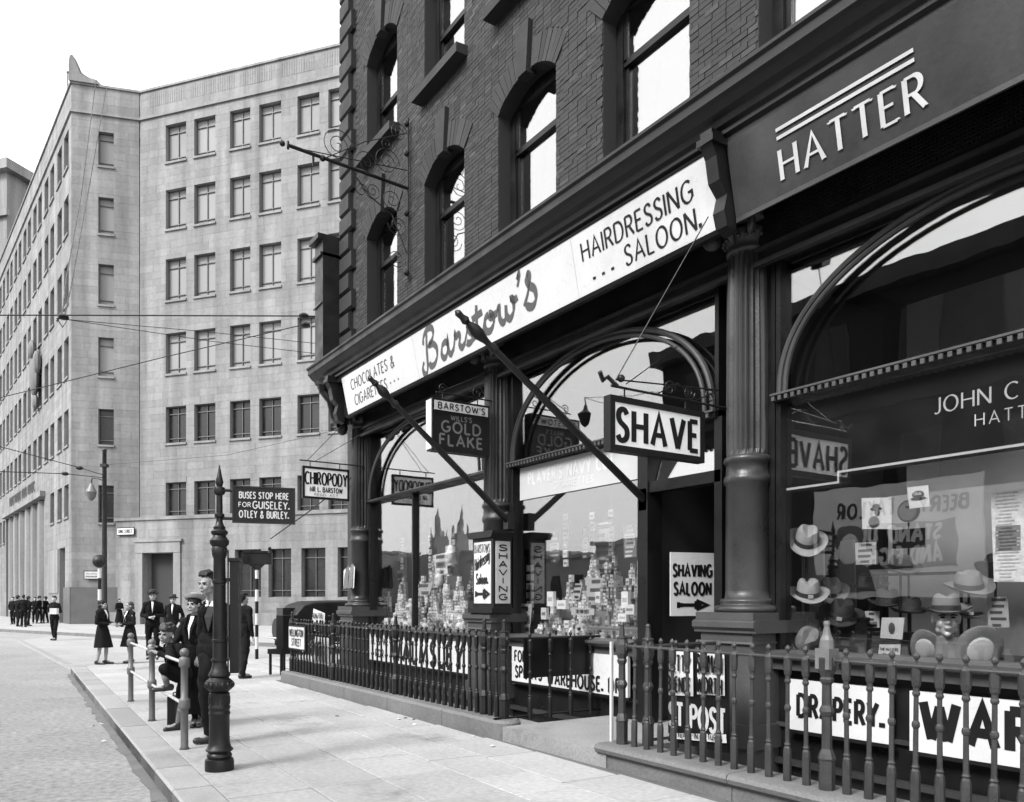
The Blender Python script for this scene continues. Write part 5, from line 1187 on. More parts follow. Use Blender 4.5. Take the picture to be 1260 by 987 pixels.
# ================================================================== HATTER'S WINDOW
M_feltp=mat('pale_felt',.36,.85,.12,8,.1); M_feltm=mat('mid_grey_felt',.2,.85,.12,8,.1); M_feltd=mat('dark_felt',.03,.85,.12,8,.1); M_band=mat('hat_band',.04,.5,.05)
def hat_parts(par,M0,felt,s=1.,pinch=True,up=.02):
    pr=[(.002,.115),(.05,.118),(.075,.108),(.088,.085),(.094,.04),(.098,.0),(.12,-.006),(.15,-.004),(.168,.008),(.172,.014),(.166,.004),(.13,-.012),(.1,-.01)]
    b=MB(); b.lathe(pr,0,0,0,28)
    def f(v):
        x,y,z=v; r=math.hypot(x,y)
        if z>.05 and pinch: z-=.035*math.exp(-(x/.03)**2)*(1 if r<.07 else .5); 
        if z>.04 and pinch and y<-.04: x*=.8
        if r>.11: z+=up*math.cos(2*math.atan2(x,y))*-1*(r-.11)/.06
        return (x*.88,y*1.12,z)
    b.v=[f(v) for v in b.v]; b.xf(M0@Matrix.Scale(s,4)); o=b.build('felt',felt,par,auto=True)
    b=MB(); b.lathe([(.0985,.002),(.0965,.035),(.093,.036),(.092,.002)],0,0,0,28); b.v=[(x*.9,y*1.14,z) for x,y,z in b.v]; b.xf(M0@Matrix.Scale(s,4)); b.build('ribbon',M_band,par,auto=True)
def wpt(px,py,Y):
    u=(px-630)/FPX; rx,ry=u*SN-CS,u*CS+SN; t_=Y/ry; return Vector((rx*t_,Y,CAMH+(739-py)/FPX*t_))
def hat(label,px,py,Y,felt,s=1.1,rot=(0,0,0),stand=True,badge=False,group=None,lining=False):
    p=wpt(px,py,Y); t=thing('felt_hat',label,'hat',tuple(p),0,'hats in the hatter\'s window')
    M0=Matrix.Rotation(rot[2],4,'Z')@Matrix.Rotation(rot[1],4,'Y')@Matrix.Rotation(rot[0],4,'X'); hat_parts(t,M0,felt,s)
    if badge: b=MB().box(-.018,-.13,.01,.018,-.122,.035); b.xf(M0@Matrix.Scale(s,4)); b.build('price_ticket',M_white,t)
    if lining: b=MB().ball((0,0,-.012),(.085,.105,.02),16,6); b.xf(M0@Matrix.Scale(s,4)); b.build('lining',M_white,t)
    if stand:
        q=thing('hat_stand','slim stand under the '+label.replace(" of the hatter's window",'').replace("in the hatter's window",'').strip(),'stand',(p.x,p.y,.99),0,'stands in the hatter\'s window')
        h=p.z-.99+.02; MB().lathe([(.07,0),(.06,.012),(.012,.03),(.01,h-.02),(.06,h)],seg=12).build('stem',M_iron,q,auto=True)
hat('pale felt hat with dark band, topmost at the left of the hatter\'s window',992,666,6.5,M_feltp,1.25,(R(38),R(8),R(40)))
hat('grey felt hat with white ticket below the topmost pale one',994,731,6.5,M_feltp,1.25,(R(20),0,R(45)),badge=True)
hat('grey felt hat tilted on its side at bottom left of the hatter\'s window',992,790,6.5,M_feltm,1.25,(R(50),R(25),R(30)),False)
hat('black felt hat lying on the dark boxes',1035,757,6.75,M_feltd,1.3,(R(22),R(10),R(30)),False,badge=True)
hat('dark felt hat on a stand in the centre of the hatter\'s window',1120,752,6.9,M_feltd,1.1,(0,0,R(40)))
hat('dark soft hat on a high stand near the right post of the hatter\'s window',1192,722,6.75,M_feltm,1.15,(R(15),R(-10),R(60)))
hat('grey felt hat beside the silvered bust',1183,758,6.75,M_feltm,1.0,(0,0,R(60)),True,badge=True)
hat('upturned hat with white lining right of the silvered bust',1206,800,6.45,M_feltm,1.1,(R(-68),R(8),R(40)),False,lining=True)
hat('smaller upturned hat with white lining left of the silvered bust',1139,798,6.45,M_feltm,.95,(R(-62),R(25),R(10)),False,lining=True)
hat('black hat on the high shelf beneath the mirrored poster',1070,722,7.1,M_feltd,1.15,(0,0,R(20)))
hat('small black hat right of the dark boxes',1068,768,7.0,M_feltd,1.0,(0,0,R(70)))
hat('pale hat hanging at the back of the hatter\'s window near the right edge',1225,700,7.4,M_feltm,1.1,(R(-20),0,R(20)))
M_pk=[mat('packet_white',.85,.6,.15,16,label=.45),mat('packet_pale',.7,.6,.3,22,label=.7),mat('packet_grey',.45,.6,.3,22,label=.75),mat('packet_mid',.2,.6,.4,22,label=-1.6),mat('packet_dark',.06,.6,.4,22,label=-4)]
rp=random.Random(5)
hat('mid grey hat on a stand between the two show cards in the hatter\'s window',1108,700,6.8,M_feltm,1.1,(R(10),0,R(50)))
hat('black hat low at the centre of the hatter\'s window',1092,742,6.9,M_feltd,1.15,(R(5),0,R(30)))
hat('pale hat tilted behind the black hat on the dark boxes',1022,728,7.0,M_feltp,1.15,(R(30),0,R(40)))
# silvered bust with hat
M_silver=mat('silvered_plaster',.6,.3,.12,12,metal=.25)
p=wpt(1164,776,6.45); t=thing('display_bust','silvered plaster bust of a man\'s head wearing a grey felt hat in the hatter\'s window','bust',(p.x,p.y,.99),R(35))
hz=p.z-.99+.1; b=MB(); Mh=Matrix.Translation((0,0,hz)); head_shape(b,Mh,1.25); cap(b,(0,.01,hz-.1),(0,.02,hz-.2),.06,.065); remesh(b,'head',M_silver,t,.006,1)
MB().box(-.075,-.06,0,.075,.07,hz-.15).build('base',M_feltm,t); face_bits(t,Mh,1.25)
hat_parts(t,Matrix.Translation((0,0,hz+.06)),M_feltm,1.22)
# cards, boxes, posters
def card(name,label,cat,pts,Y,m,extra=None,th=.006,group=None):
    P=[wpt(a,b_,Y) for a,b_ in pts]; c=sum(P,Vector())/len(P); t=thing(name,label,cat,tuple(c),0,group)
    MB().prism([(q.x,q.z) for q in P],Y,Y+th,'y').build('sheet',m,t,world=True); return t,c
def poster(label,pts,Y,m,name='show_card',marks=0,mm=None):
    t,c=card(name,label,'card',pts,Y,m); xs_=[wpt(a,b_,Y).x for a,b_ in pts]; zs_=[wpt(a,b_,Y).z for a,b_ in pts]; x0,x1,z0,z1=min(xs_),max(xs_),min(zs_),max(zs_)
    if marks:
        b=MB(); 
        for i in range(marks):
            z=z0+(z1-z0)*(i+.5)/marks; a=x0+(x1-x0)*rp.uniform(.12,.3); e=x1-(x1-x0)*rp.uniform(.12,.4); b.box(a,Y-.003,z-(z1-z0)/marks*.22,e,Y-.001,z+(z1-z0)/marks*.22)
        b.build('print',mm or M_grey,t,world=True,kind='stuff')
    return t
t,c=card('show_card','white card with a drawing of a man in a hat, inside the hatter\'s window glass','card',[(1060,613),(1097,612),(1097,651),(1061,651)],6.27,M_white)
b=MB(); b.ball((c.x,6.262,c.z+.04),(.055,.004,.012),10,6); b.ball((c.x,6.261,c.z+.06),(.032,.004,.022),10,6); b.ball((c.x+.01,6.262,c.z+.01),(.024,.004,.03),10,6); b.ball((c.x-.02,6.262,c.z-.07),(.05,.004,.05),10,6); b.build('drawing',M_grey,t,world=True)
t,c=card('show_card','small white card with a dark round emblem stuck high on the hatter\'s window','card',[(1116,600),(1142,597),(1144,623),(1119,626)],6.265,M_white)
b=MB(); b.ball((c.x,6.258,c.z+.02),(.05,.004,.03),14,6); b.ball((c.x,6.2585,c.z-.012),(.065,.004,.012),14,6); b.build('emblem',M_black,t,world=True)
lettering(t,[dict(t='CRAIG',x=0,z=.025,h=.02,w=.06,wt=.2)],(c.x,6.2535,c.z),(1,0,0),(0,0,1),(0,-1,0),M_white,off=.0005)
t,c=card('show_card','white card with a portrait standing behind the railing in the hatter\'s window','card',[(1085,760),(1113,760),(1110,787),(1083,785)],6.5,M_white)
MB().ball((c.x,6.495,c.z+.0),(.03,.004,.05),10,6).build('portrait',M_grey,t,world=True)
t,c=card('show_card','white printed card at the foot of the hatter\'s window below the portrait card','card',[(1082,793),(1108,793),(1107,811),(1080,811)],6.42,M_white)
lettering(t,[dict(t='THE HATTERS',x=0,z=.02,h=.022,w=.16,wt=.2),dict(t='FEATURE',x=0,z=-.025,h=.02,w=.1,wt=.2)],(c.x,6.42,c.z),(1,0,0),(0,0,1),(0,-1,0),M_black,off=.003)
poster('pale framed notice hanging at the right edge of the hatter\'s window',[(1219,607),(1262,602),(1262,716),(1223,716)],6.6,M_pk[1],'framed_notice',26,M_pk[2])
t,c=card('fabric_panel','pale draped fabric panel at the left side of the hatter\'s window','panel',[(969,668),(1012,662),(1016,812),(974,812)],6.95,M_cream,th=.03)
t,c=card('fabric_panel','second pale draped panel, further back in the hatter\'s window','panel',[(1018,668),(1050,664),(1054,812),(1020,812)],7.6,M_feltm,th=.03)
for lab,px,py,w_,h_ in (('large dark hat box left of centre in the hatter\'s window',1030,786,.34,.2),('dark hat box on the large one',1046,768,.26,.13),('small dark open case before the portrait card',1098,786,.26,.12),('dark box at the back beside the stands',1062,795,.2,.26)):
    p=wpt(px,py,6.8 if 'small' not in lab else 6.62); z=max(.99,p.z-h_/2); t=thing('hat_box',lab,'box',(p.x,p.y,z)); MB().box(-w_/2,-.1,0,w_/2,.14,h_*.8).build('box',M_feltd,t); MB().box(-w_/2-.01,-.11,h_*.8,w_/2+.01,.15,h_).build('lid',M_iron,t)
p=wpt(1130,705,7.0); t=thing('display_shelf','narrow glass-and-wood display shelf across the hatter\'s window','shelf',tuple(p)); MB().box(-.5,-.12,-.02,.45,.12,.0).build('board',M_timber,t); MB().box(-.4,0,.99-p.z,-.38,.02,-.02).box(.36,0,.99-p.z,.38,.02,-.02).build('leg',M_iron,t)
p=wpt(1118,640,6.9); t=thing('shaving_mirror','round mirror on a thin stand in the hatter\'s window','mirror',(p.x,p.y,.99)); hz=p.z-.99+.08; MB().lathe([(.06,0),(.01,.02),(.008,hz-.1)],seg=10).build('stem',M_iron,t); b=MB(); b.tube([(0,-.01,hz),(0,.01,hz)],[.1,.1],20); b.build('rim',M_iron,t); b=MB(); b.tube([(0,-.016,hz),(0,-.011,hz)],[.082,.082],20); b.build('glass',M_chrome,t)
MB().box(-.14,-.02,hz-.33,.14,.02,hz-.16).build('tray',M_black,t)
# ================================================================== TOBACCONIST'S WINDOWS
rp=random.Random(5)
pkm={}
def packet(x,y,z,w_,d_,h_,m,rz,lab,grp,name=None):
    name=name or ('cigarette_packet' if 'middle' in lab else 'window_packet')  # left-window stacks are plain packets too, only named apart from the middle ones
    k=(round(w_,3),round(d_,3),round(h_,3),m.name)
    if k not in pkm:
        b=MB().box(-w_/2,-d_/2,0,w_/2,d_/2,h_); pkm[k]=b.mesh(name,m)
    o=bpy.data.objects.new(name,pkm[k]); COL.objects.link(o); o.location=(x,y,z); o.rotation_euler=(rp.uniform(-.05,.05)*0,0,rz); tag(o,lab,'packet',grp); return o
def pyramid(cx,y,z0,n,w_,h_,lab,grp,mats,gap=1.15):
    # boxes stacked one on another on a stepped stand
    for r_ in range(n):
        cnt=max(1,int((n-r_)*.75+.5))
        for i in range(cnt): packet(cx+(i-(cnt-1)/2)*w_*gap,y+rp.uniform(-.01,.01),z0+r_*h_,w_*.92,.05,h_*.97,rp.choice(mats),rp.uniform(-.15,.15),lab,grp)
GRP_B="small packets stacked in the middle window"; GRP_A="small packets stacked in the left window"
LB='small cigarette packet stacked among many behind the middle window glass'; LA='small packet in the heaped display behind the left window glass'
for st_,(y,zz_) in enumerate(((6.45,1.0),(6.65,1.18),(6.85,1.36),(7.05,1.54))):
    part(MB().box(-9.1,y-.09,.99,-6.7,y+.1,zz_-.001),'display_step',M_inter); part(MB().box(-14.5,y-.09,.99,-10.0,y+.1,zz_-.001),'display_step',M_inter)
lite=[M_pk[0],M_pk[1],M_pk[1],M_pk[2],M_pk[3]]; darkish=[M_pk[1],M_pk[2],M_pk[3],M_pk[3],M_pk[4]]
for cx,y,z0,n,w_,h_,ms in ((-8.25,6.65,1.18,8,.062,.075,lite),(-7.95,6.85,1.36,9,.06,.08,darkish),(-7.35,6.65,1.18,7,.06,.085,darkish),(-8.75,6.85,1.36,5,.07,.1,darkish),(-7.0,6.85,1.36,6,.06,.09,darkish),(-7.7,7.05,1.54,5,.06,.09,lite),(-8.5,7.05,1.54,8,.062,.075,lite),(-7.15,7.05,1.54,9,.06,.075,lite),(-8.1,7.05,1.54,9,.06,.07,darkish),(-7.55,6.65,1.18,4,.06,.085,lite),(-8.85,6.65,1.18,4,.07,.09,lite)):
    pyramid(cx,y,z0,n,w_,h_,LB,GRP_B,ms)
for i in range(24): packet(-9.0+i*.1,6.45,1.0,.075,.05,rp.choice((.07,.1,.13)),rp.choice(darkish),rp.uniform(-.4,.4),LB,GRP_B)
for cx,y,z0,n,w_,h_,ms in ((-12.9,6.65,1.18,5,.09,.1,darkish),(-12.2,6.85,1.36,6,.08,.1,lite),(-11.5,6.65,1.18,9,.085,.08,lite),(-11.1,6.85,1.36,6,.085,.09,lite),(-13.4,6.85,1.36,5,.1,.11,darkish),(-10.5,6.65,1.18,5,.09,.1,darkish),(-11.9,6.65,1.18,7,.085,.085,lite),(-12.6,7.05,1.54,6,.085,.09,lite),(-13.5,6.65,1.18,4,.09,.1,lite),(-10.9,6.65,1.18,5,.08,.09,lite),(-11.7,7.05,1.54,7,.08,.08,darkish),(-14.3,6.65,1.18,5,.1,.1,lite),(-14.0,6.85,1.36,6,.1,.1,darkish),(-13.7,6.65,1.18,7,.09,.09,lite),(-13.1,7.05,1.54,8,.1,.1,darkish),(-13.2,6.85,1.36,6,.1,.1,lite),(-12.4,6.65,1.18,5,.1,.1,lite),(-10.4,6.85,1.36,8,.09,.1,darkish)):
    pyramid(cx,y,z0,n,w_,h_,LA,GRP_A,ms)
for i in range(26): packet(-14.4+i*.165,6.45,1.0,.1,.06,rp.choice((.07,.12,.17)),rp.choice(lite+darkish),rp.uniform(-.5,.5),LA,GRP_A)
# upright white boxes low in the middle window
for i,(px,py,w_,h_,m) in enumerate(((680,737,.14,.2,0),(690,744,.2,.12,0),(672,755,.12,.16,1),(768,738,.12,.2,0),(778,750,.16,.12,1),(765,760,.15,.1,0),(700,768,.1,.1,1),(735,735,.1,.14,1))):
    p=wpt(px,py,6.5); packet(p.x,6.48+.05*(i%2),max(1.0,p.z-h_/2),w_,.05,h_,M_pk[m],0,('plain white carton %s in the middle window')%(('upper left','below the upper left one','lowest at the left','upper right','below the upper right one','lowest at the right','small and low near the centre','small beside the round tin')[i]),None,'carton')
poster('tall pale poster with large slanting print at the back of the middle window',[(727,645),(756,641),(756,702),(728,708)],7.2,M_pk[1],marks=6)
poster('white card leaning among the packets in the centre of the middle window',[(708,718),(717,718),(713,738),(703,738)],6.6,M_white,marks=3)
poster('broad cream card behind the packets in the middle window',[(719,711),(752,711),(752,752),(722,752)],6.95,M_cream,marks=4)
t=poster('long white strip card low in the middle window',[(703,747),(731,749),(731,757),(703,757)],6.45,M_white); 
c_=t.location; lettering(t,[dict(t='FOR YOUR CHEST',x=0,z=0,h=.045,w=.26,wt=.2)],(c_.x,6.45,c_.z),(1,0,0),(0,0,1),(0,-1,0),M_black,off=.003)
poster('grey card with dark slanting strokes leaning beside the corner box sign',[(640,743),(655,743),(651,780),(634,780)],6.4,M_pk[2],marks=3,mm=M_black)
poster('pale vertical price strip at the right edge of the middle window',[(784,690),(792,690),(792,728),(784,728)],6.35,M_cream,marks=4)
poster('dark vertical card with pale figures at the right edge of the middle window',[(784,731),(792,731),(792,762),(784,762)],6.35,M_black,marks=4,mm=M_cream)
poster('checkered card of small pale squares hung high at the right of the middle window',[(766,646),(784,645),(783,685),(768,687)],6.9,M_pk[3],marks=8,mm=M_pk[1])
poster('narrow card of pale squares hung high left of the poster in the middle window',[(716,650),(725,648),(725,686),(716,688)],7.0,M_pk[4],marks=7,mm=M_pk[2])
poster('hanging card of packets at the left of the middle window',[(674,655),(690,652),(688,692),(675,694)],6.9,M_pk[4],marks=6,mm=M_pk[2])
t=thing('display_tin','white eight-sided tin with dark print at the foot of the middle window','tin',tuple(wpt(713,777,6.38)))
MB().tube([(0,0,0),(0,.05,.0)],[.105,.105],8).build('body',M_white,t); MB().ball((0,-.004,.03),(.05,.004,.022),12,6).ball((0,-.004,-.03),(.06,.004,.016),12,6).build('print',M_black,t)
t=thing('packet_cabinet','tall dark glazed cabinet with scrolled top standing left in the middle window','cabinet',tuple(wpt(653,770,6.6).to_2d())+(.99,))
b=MB(); b.box(-.14,0,0,.14,.2,1.15); b.prism([(-.17,1.15),(-.17,1.2),(-.1,1.26),(0,1.22),(.1,1.26),(.17,1.2),(.17,1.15)],-.02,.2,'y'); b.build('case',M_timber,t)
pc=MB()
for i in range(6):
    for j in range(2): pc.box(-.09+j*.1,-.012,.28+i*.13,-.02+j*.1,-.001,.37+i*.13)
pc.build('shelf_packets',M_pk[1],t,kind='stuff')
# figures and jars in the left window
poster('framed print of a hat-shaped emblem hung in the left window',[(476,678),(500,674),(500,712),(476,716)],7.0,M_pk[2],marks=3)
poster('pale advertising card standing high in the left window',[(534,683),(548,680),(551,706),(536,709)],6.8,M_pk[1],marks=3)
poster('white slanting card in the centre of the left window',[(518,719),(533,716),(528,732),(513,734)],6.6,M_white,marks=2)
poster('cut-out card of a white figure at the upper right of the left window',[(548,672),(557,670),(562,694),(548,697)],6.7,M_white)
poster('dark blank panel at the right side of the left window',[(550,709),(566,708),(566,752),(550,754)],6.7,M_pk[4])
poster('white leaning card low at the left of the left window',[(463,752),(473,747),(467,768),(459,770)],6.45,M_white)
for i,(px,py) in enumerate(((553,684),(540,712),(566,772),(486,765),(522,772),(505,748))):
    lab=('white china figure topmost in the left window','white china figure below the topmost one','pale jar at the lower right of the left window','pale jar at the lower left of the left window','egg-shaped white jar low in the left window','small pale jar in the middle of the left window')[i]
    Yj=6.6 if i<2 else 6.42; p=wpt(px,py,Yj); t=thing('china_jar' if i>1 else 'china_figure',lab,'ornament',(p.x,p.y,p.z-.12))
    b=MB(); b.lathe([(.05,0),(.07,.03),(.085,.1),(.07,.17),(.03,.2),(.04,.22)],seg=14); b.build('body',M_pk[0] if i<5 else M_pk[1],t,auto=True); MB().ball((0,0,.25),.04,10,8).build('lid',M_pk[0],t,auto=True)
# street lantern hung over the carriageway: its mirror image shows in the middle arch
t=thing('street_lantern','dark lantern slung on wires over the street, mirrored in the middle arched window','lantern',(-22.8,-6,8.3))
MB().lathe([(.02,.62),(.03,.4),(.06,.36),(.1,.2),(.3,.04),(.29,.0),(.24,-.2),(.15,-.36),(.04,-.45)],seg=14).build('lantern',M_iron,t,auto=True); MB().tube([(-5,-9.9,1.8),(0,0,.62),(5,-9.9,1.8)],.012,5).build('span_wire',M_iron,t)
poster('grey printed card behind the portrait card in the hatter\'s window',[(1064,752),(1082,752),(1082,786),(1064,786)],6.9,M_pk[2],marks=5)
poster('pale hanging card below the drawing card in the hatter\'s window',[(1052,668),(1078,667),(1078,694),(1053,695)],6.7,M_feltp,marks=4)
poster('pale card leaning at the far right of the hatter\'s window',[(1214,735),(1240,734),(1242,772),(1216,773)],6.8,M_feltp,marks=5)
# bottles, tins and hanging packets that fill the tobacconist's glass
bt=MB().lathe([(.028,0),(.03,.01),(.03,.1),(.012,.135),(.012,.165),(.015,.17)],seg=10).mesh('bottle',M_pk[2],weld=True,smooth=True); bt2=MB().lathe([(.028,0),(.03,.01),(.03,.09),(.014,.115),(.014,.135)],seg=10).mesh('bottle',M_pk[0],weld=True,smooth=True)
tn=MB().lathe([(.038,0),(.04,.004),(.04,.085),(.036,.09)],seg=12).mesh('tin',M_pk[3],weld=True,smooth=True)
for i in range(54):
    left=i%2; x=rp.uniform(-14.4,-10.2) if left else rp.uniform(-9.1,-6.75); y=rp.choice((6.37,6.54,6.74)); z=.99 if y<6.4 else (1.0 if y<6.6 else 1.18)
    me=(bt,bt2,tn)[i%3]; o=bpy.data.objects.new(me.name.split('.')[0],me); COL.objects.link(o); o.location=(x,y,z); o.scale=(1.2,1.2,1.2)
    side='left' if left else 'middle'; tag(o,('slim bottle standing among the packets behind the %s window glass','pale short bottle standing among the packets behind the %s window glass','small round tin standing among the packets behind the %s window glass')[i%3]%side,('bottle','bottle','tin')[i%3],('bottles','pale bottles','round tins')[i%3]+' in the %s window'%side)
for k,(x,y,n) in enumerate(((-8.95,6.9,6),(-8.6,7.1,7),(-8.2,7.1,5),(-7.6,7.1,6),(-6.85,6.8,8),(-14.2,6.9,5),(-13.4,7.1,6),(-12.5,7.1,5),(-11.2,7.1,6),(-10.3,6.9,7))):
    t=thing('hanging_packet_string',('first','second','third','fourth','fifth')[k%5]+(' string of small packets from the left hanging at the back of the middle window' if k<5 else ' string of packets from the left hanging at the back of the left window'),'packet string',(x,y,2.75))
    MB().box(-.003,-.003,-.13*n,.003,.003,.9).build('string',M_grey,t)
    for q in range(n): MB().box(-.045+.01*(q%2),-.012,-.12-.13*q,.045+.01*(q%3),.012,-.02-.13*q).build('packet',M_pk[(q+k)%4],t)
# scraps of litter
grp='paper scraps on the pavement and in the gutter'
for i in range(16):
    if i<8: X=rp.uniform(-13,-5.5); Y=4.6-rp.uniform(0,.25); z=.003
    elif i<12: X=rp.uniform(-12,-6); Y=kerbY(X)-rp.uniform(.05,.2); z=-.116
    else: X=rp.uniform(-15,-7); Y=rp.uniform(2.4,4.2); z=.003
    a=rp.uniform(0,PI); w_=rp.uniform(.02,.05); b=MB(); pts=[(w_*math.cos(k*1.57+rp.uniform(-.4,.4))*rp.uniform(.7,1.2),w_*.7*math.sin(k*1.57+rp.uniform(-.4,.4))) for k in range(4)]
    b.add([(p[0],p[1],rp.uniform(0,.012)) for p in pts]+[(0,0,.018)],[(0,1,4),(1,2,4),(2,3,4),(3,0,4)]); o=b.build('paper_scrap',M_cream if i%3 else M_grey); o.location=(X,Y,z); o.rotation_euler=(0,0,a); tag(o,'small crumpled paper scrap lying on the flags or in the gutter','litter',grp)
# ================================================================== PEOPLE
M_coat=mat('dark_wool_coat',.009,.9,.2,9,.15,spec=.15); M_coat2=mat('black_wool',.006,.9,.2,9,.15,spec=.15); M_suit=mat('grey_suit_cloth',.006,.9,.2,10,.15,spec=.15); M_trou=mat('grey_trouser_cloth',.009,.9,.2,10,.15,spec=.15)
M_shirt=mat('white_shirt',.75,.7,.08,9); M_shoe=mat('shoe_leather',.02,.35,.1); M_hair=mat('dark_hair',.008,.6,.3,60,.4,spec=.3); M_hairl=mat('brown_hair',.035,.6,.35,60,.4); M_sock=mat('grey_socks',.12,.9,.15,12); M_sockl=mat('pale_stockings',.3,.8,.1); M_hatp=mat('pale_felt_hat',.3,.85,.1,9); M_vest=mat('knitted_pullover',.024,.95,.2,14,.2)
def RZ(a): return Matrix.Rotation(a,4,'Z')
def stand_pose(h,yaw=0.,lean=0.,arms='down',stride=.08):
    "standing figure, local x right on screen, -y towards the camera; yaw turns it"
    s=h/1.75; J=dict(pel=(0,0,.93),waist=(0,.0,1.08),chest=(0,0,1.3),neck=(0,.0,1.5),head=(0,-.02,1.635),
      shL=(.18,0,1.42),shR=(-.18,0,1.42),hipL=(.09,0,.9),hipR=(-.09,0,.9),knL=(.1,-.03-stride/2,.49),knR=(-.1,-.02+stride/2,.49),anL=(.1,.02-stride,.09),anR=(-.1,.03+stride,.09),toeL=(.12,-.15-stride,.03),toeR=(-.12,-.14+stride,.03))
    if arms=='down': J.update(elL=(.25,.03,1.13),elR=(-.25,.03,1.13),wrL=(.26,-.03,.88),wrR=(-.26,-.03,.88))
    if arms=='front': J.update(elL=(.25,.0,1.14),elR=(-.25,.0,1.14),wrL=(.06,-.24,1.12),wrR=(-.06,-.24,1.1))
    if arms=='pocket': J.update(elL=(.27,.08,1.15),elR=(-.27,.08,1.15),wrL=(.19,-.06,.95),wrR=(-.19,-.06,.95))
    if arms=='point': J.update(elL=(.38,-.05,1.38),elR=(-.25,.03,1.13),wrL=(.6,-.1,1.42),wrR=(-.24,-.1,.95))
    M=RZ(yaw); return {k:M@(Vector(v)*s) for k,v in J.items()}
def hand(mb,w,d,side,s=1.,grip=False):
    "palm, four fingers and a thumb from wrist w along d"
    d=d.normalized(); up=Vector((0,0,1)); x=d.cross(up); x=x.normalized() if x.length>.1 else Vector((1,0,0)); n=x.cross(d).normalized()
    for q in (-1,0,1): cap(mb,w+x*q*.018*s,w+d*.085*s+x*q*.024*s,.014*s,.013*s,8)
    for i,(o,L) in enumerate(((-.033,.062),(-.011,.075),(.012,.07),(.033,.055))):
        a=w+d*.09*s+x*o*s; c=-n*.6+d*.8 if not grip else -n*1.2+d*.5; b_=a+(d*.9-n*.25).normalized()*L*.5*s; e=b_+c.normalized()*L*.55*s
        cap(mb,a,b_,.0095*s,.0085*s,8); cap(mb,b_,e,.0085*s,.007*s,8)
    a=w+d*.03*s-x*side*.025*s; b_=a+(d*.6-x*side*.8-n*.2).normalized()*.045*s; cap(mb,a,b_,.012*s,.0105*s,8); cap(mb,b_,b_+(d*.9-n*.3).normalized()*.03*s,.0105*s,.008*s,8)
def torso(mb,J,s,g,yaw,shoulders=True,low=True):
    def e(c,r): mb.ball(c,tuple((q+g) for q in r),16,10,rot=RZ(yaw).to_3x3())
    if low: e(J['pel'],(.16*s,.115*s,.13*s))
    e(J['waist'],(.145*s,.1*s,.14*s)); e(J['chest'],(.17*s,.12*s,.17*s)); e((J['chest']+J['waist'])/2,(.155*s,.11*s,.14*s)); e((J['pel']+J['waist'])/2,(.15*s,.108*s,.13*s))
    if shoulders:
        cap(mb,J['shL'],J['neck']-Vector((0,0,.03*s)),.055*s+g,.06*s+g); cap(mb,J['shR'],J['neck']-Vector((0,0,.03*s)),.055*s+g,.06*s+g)
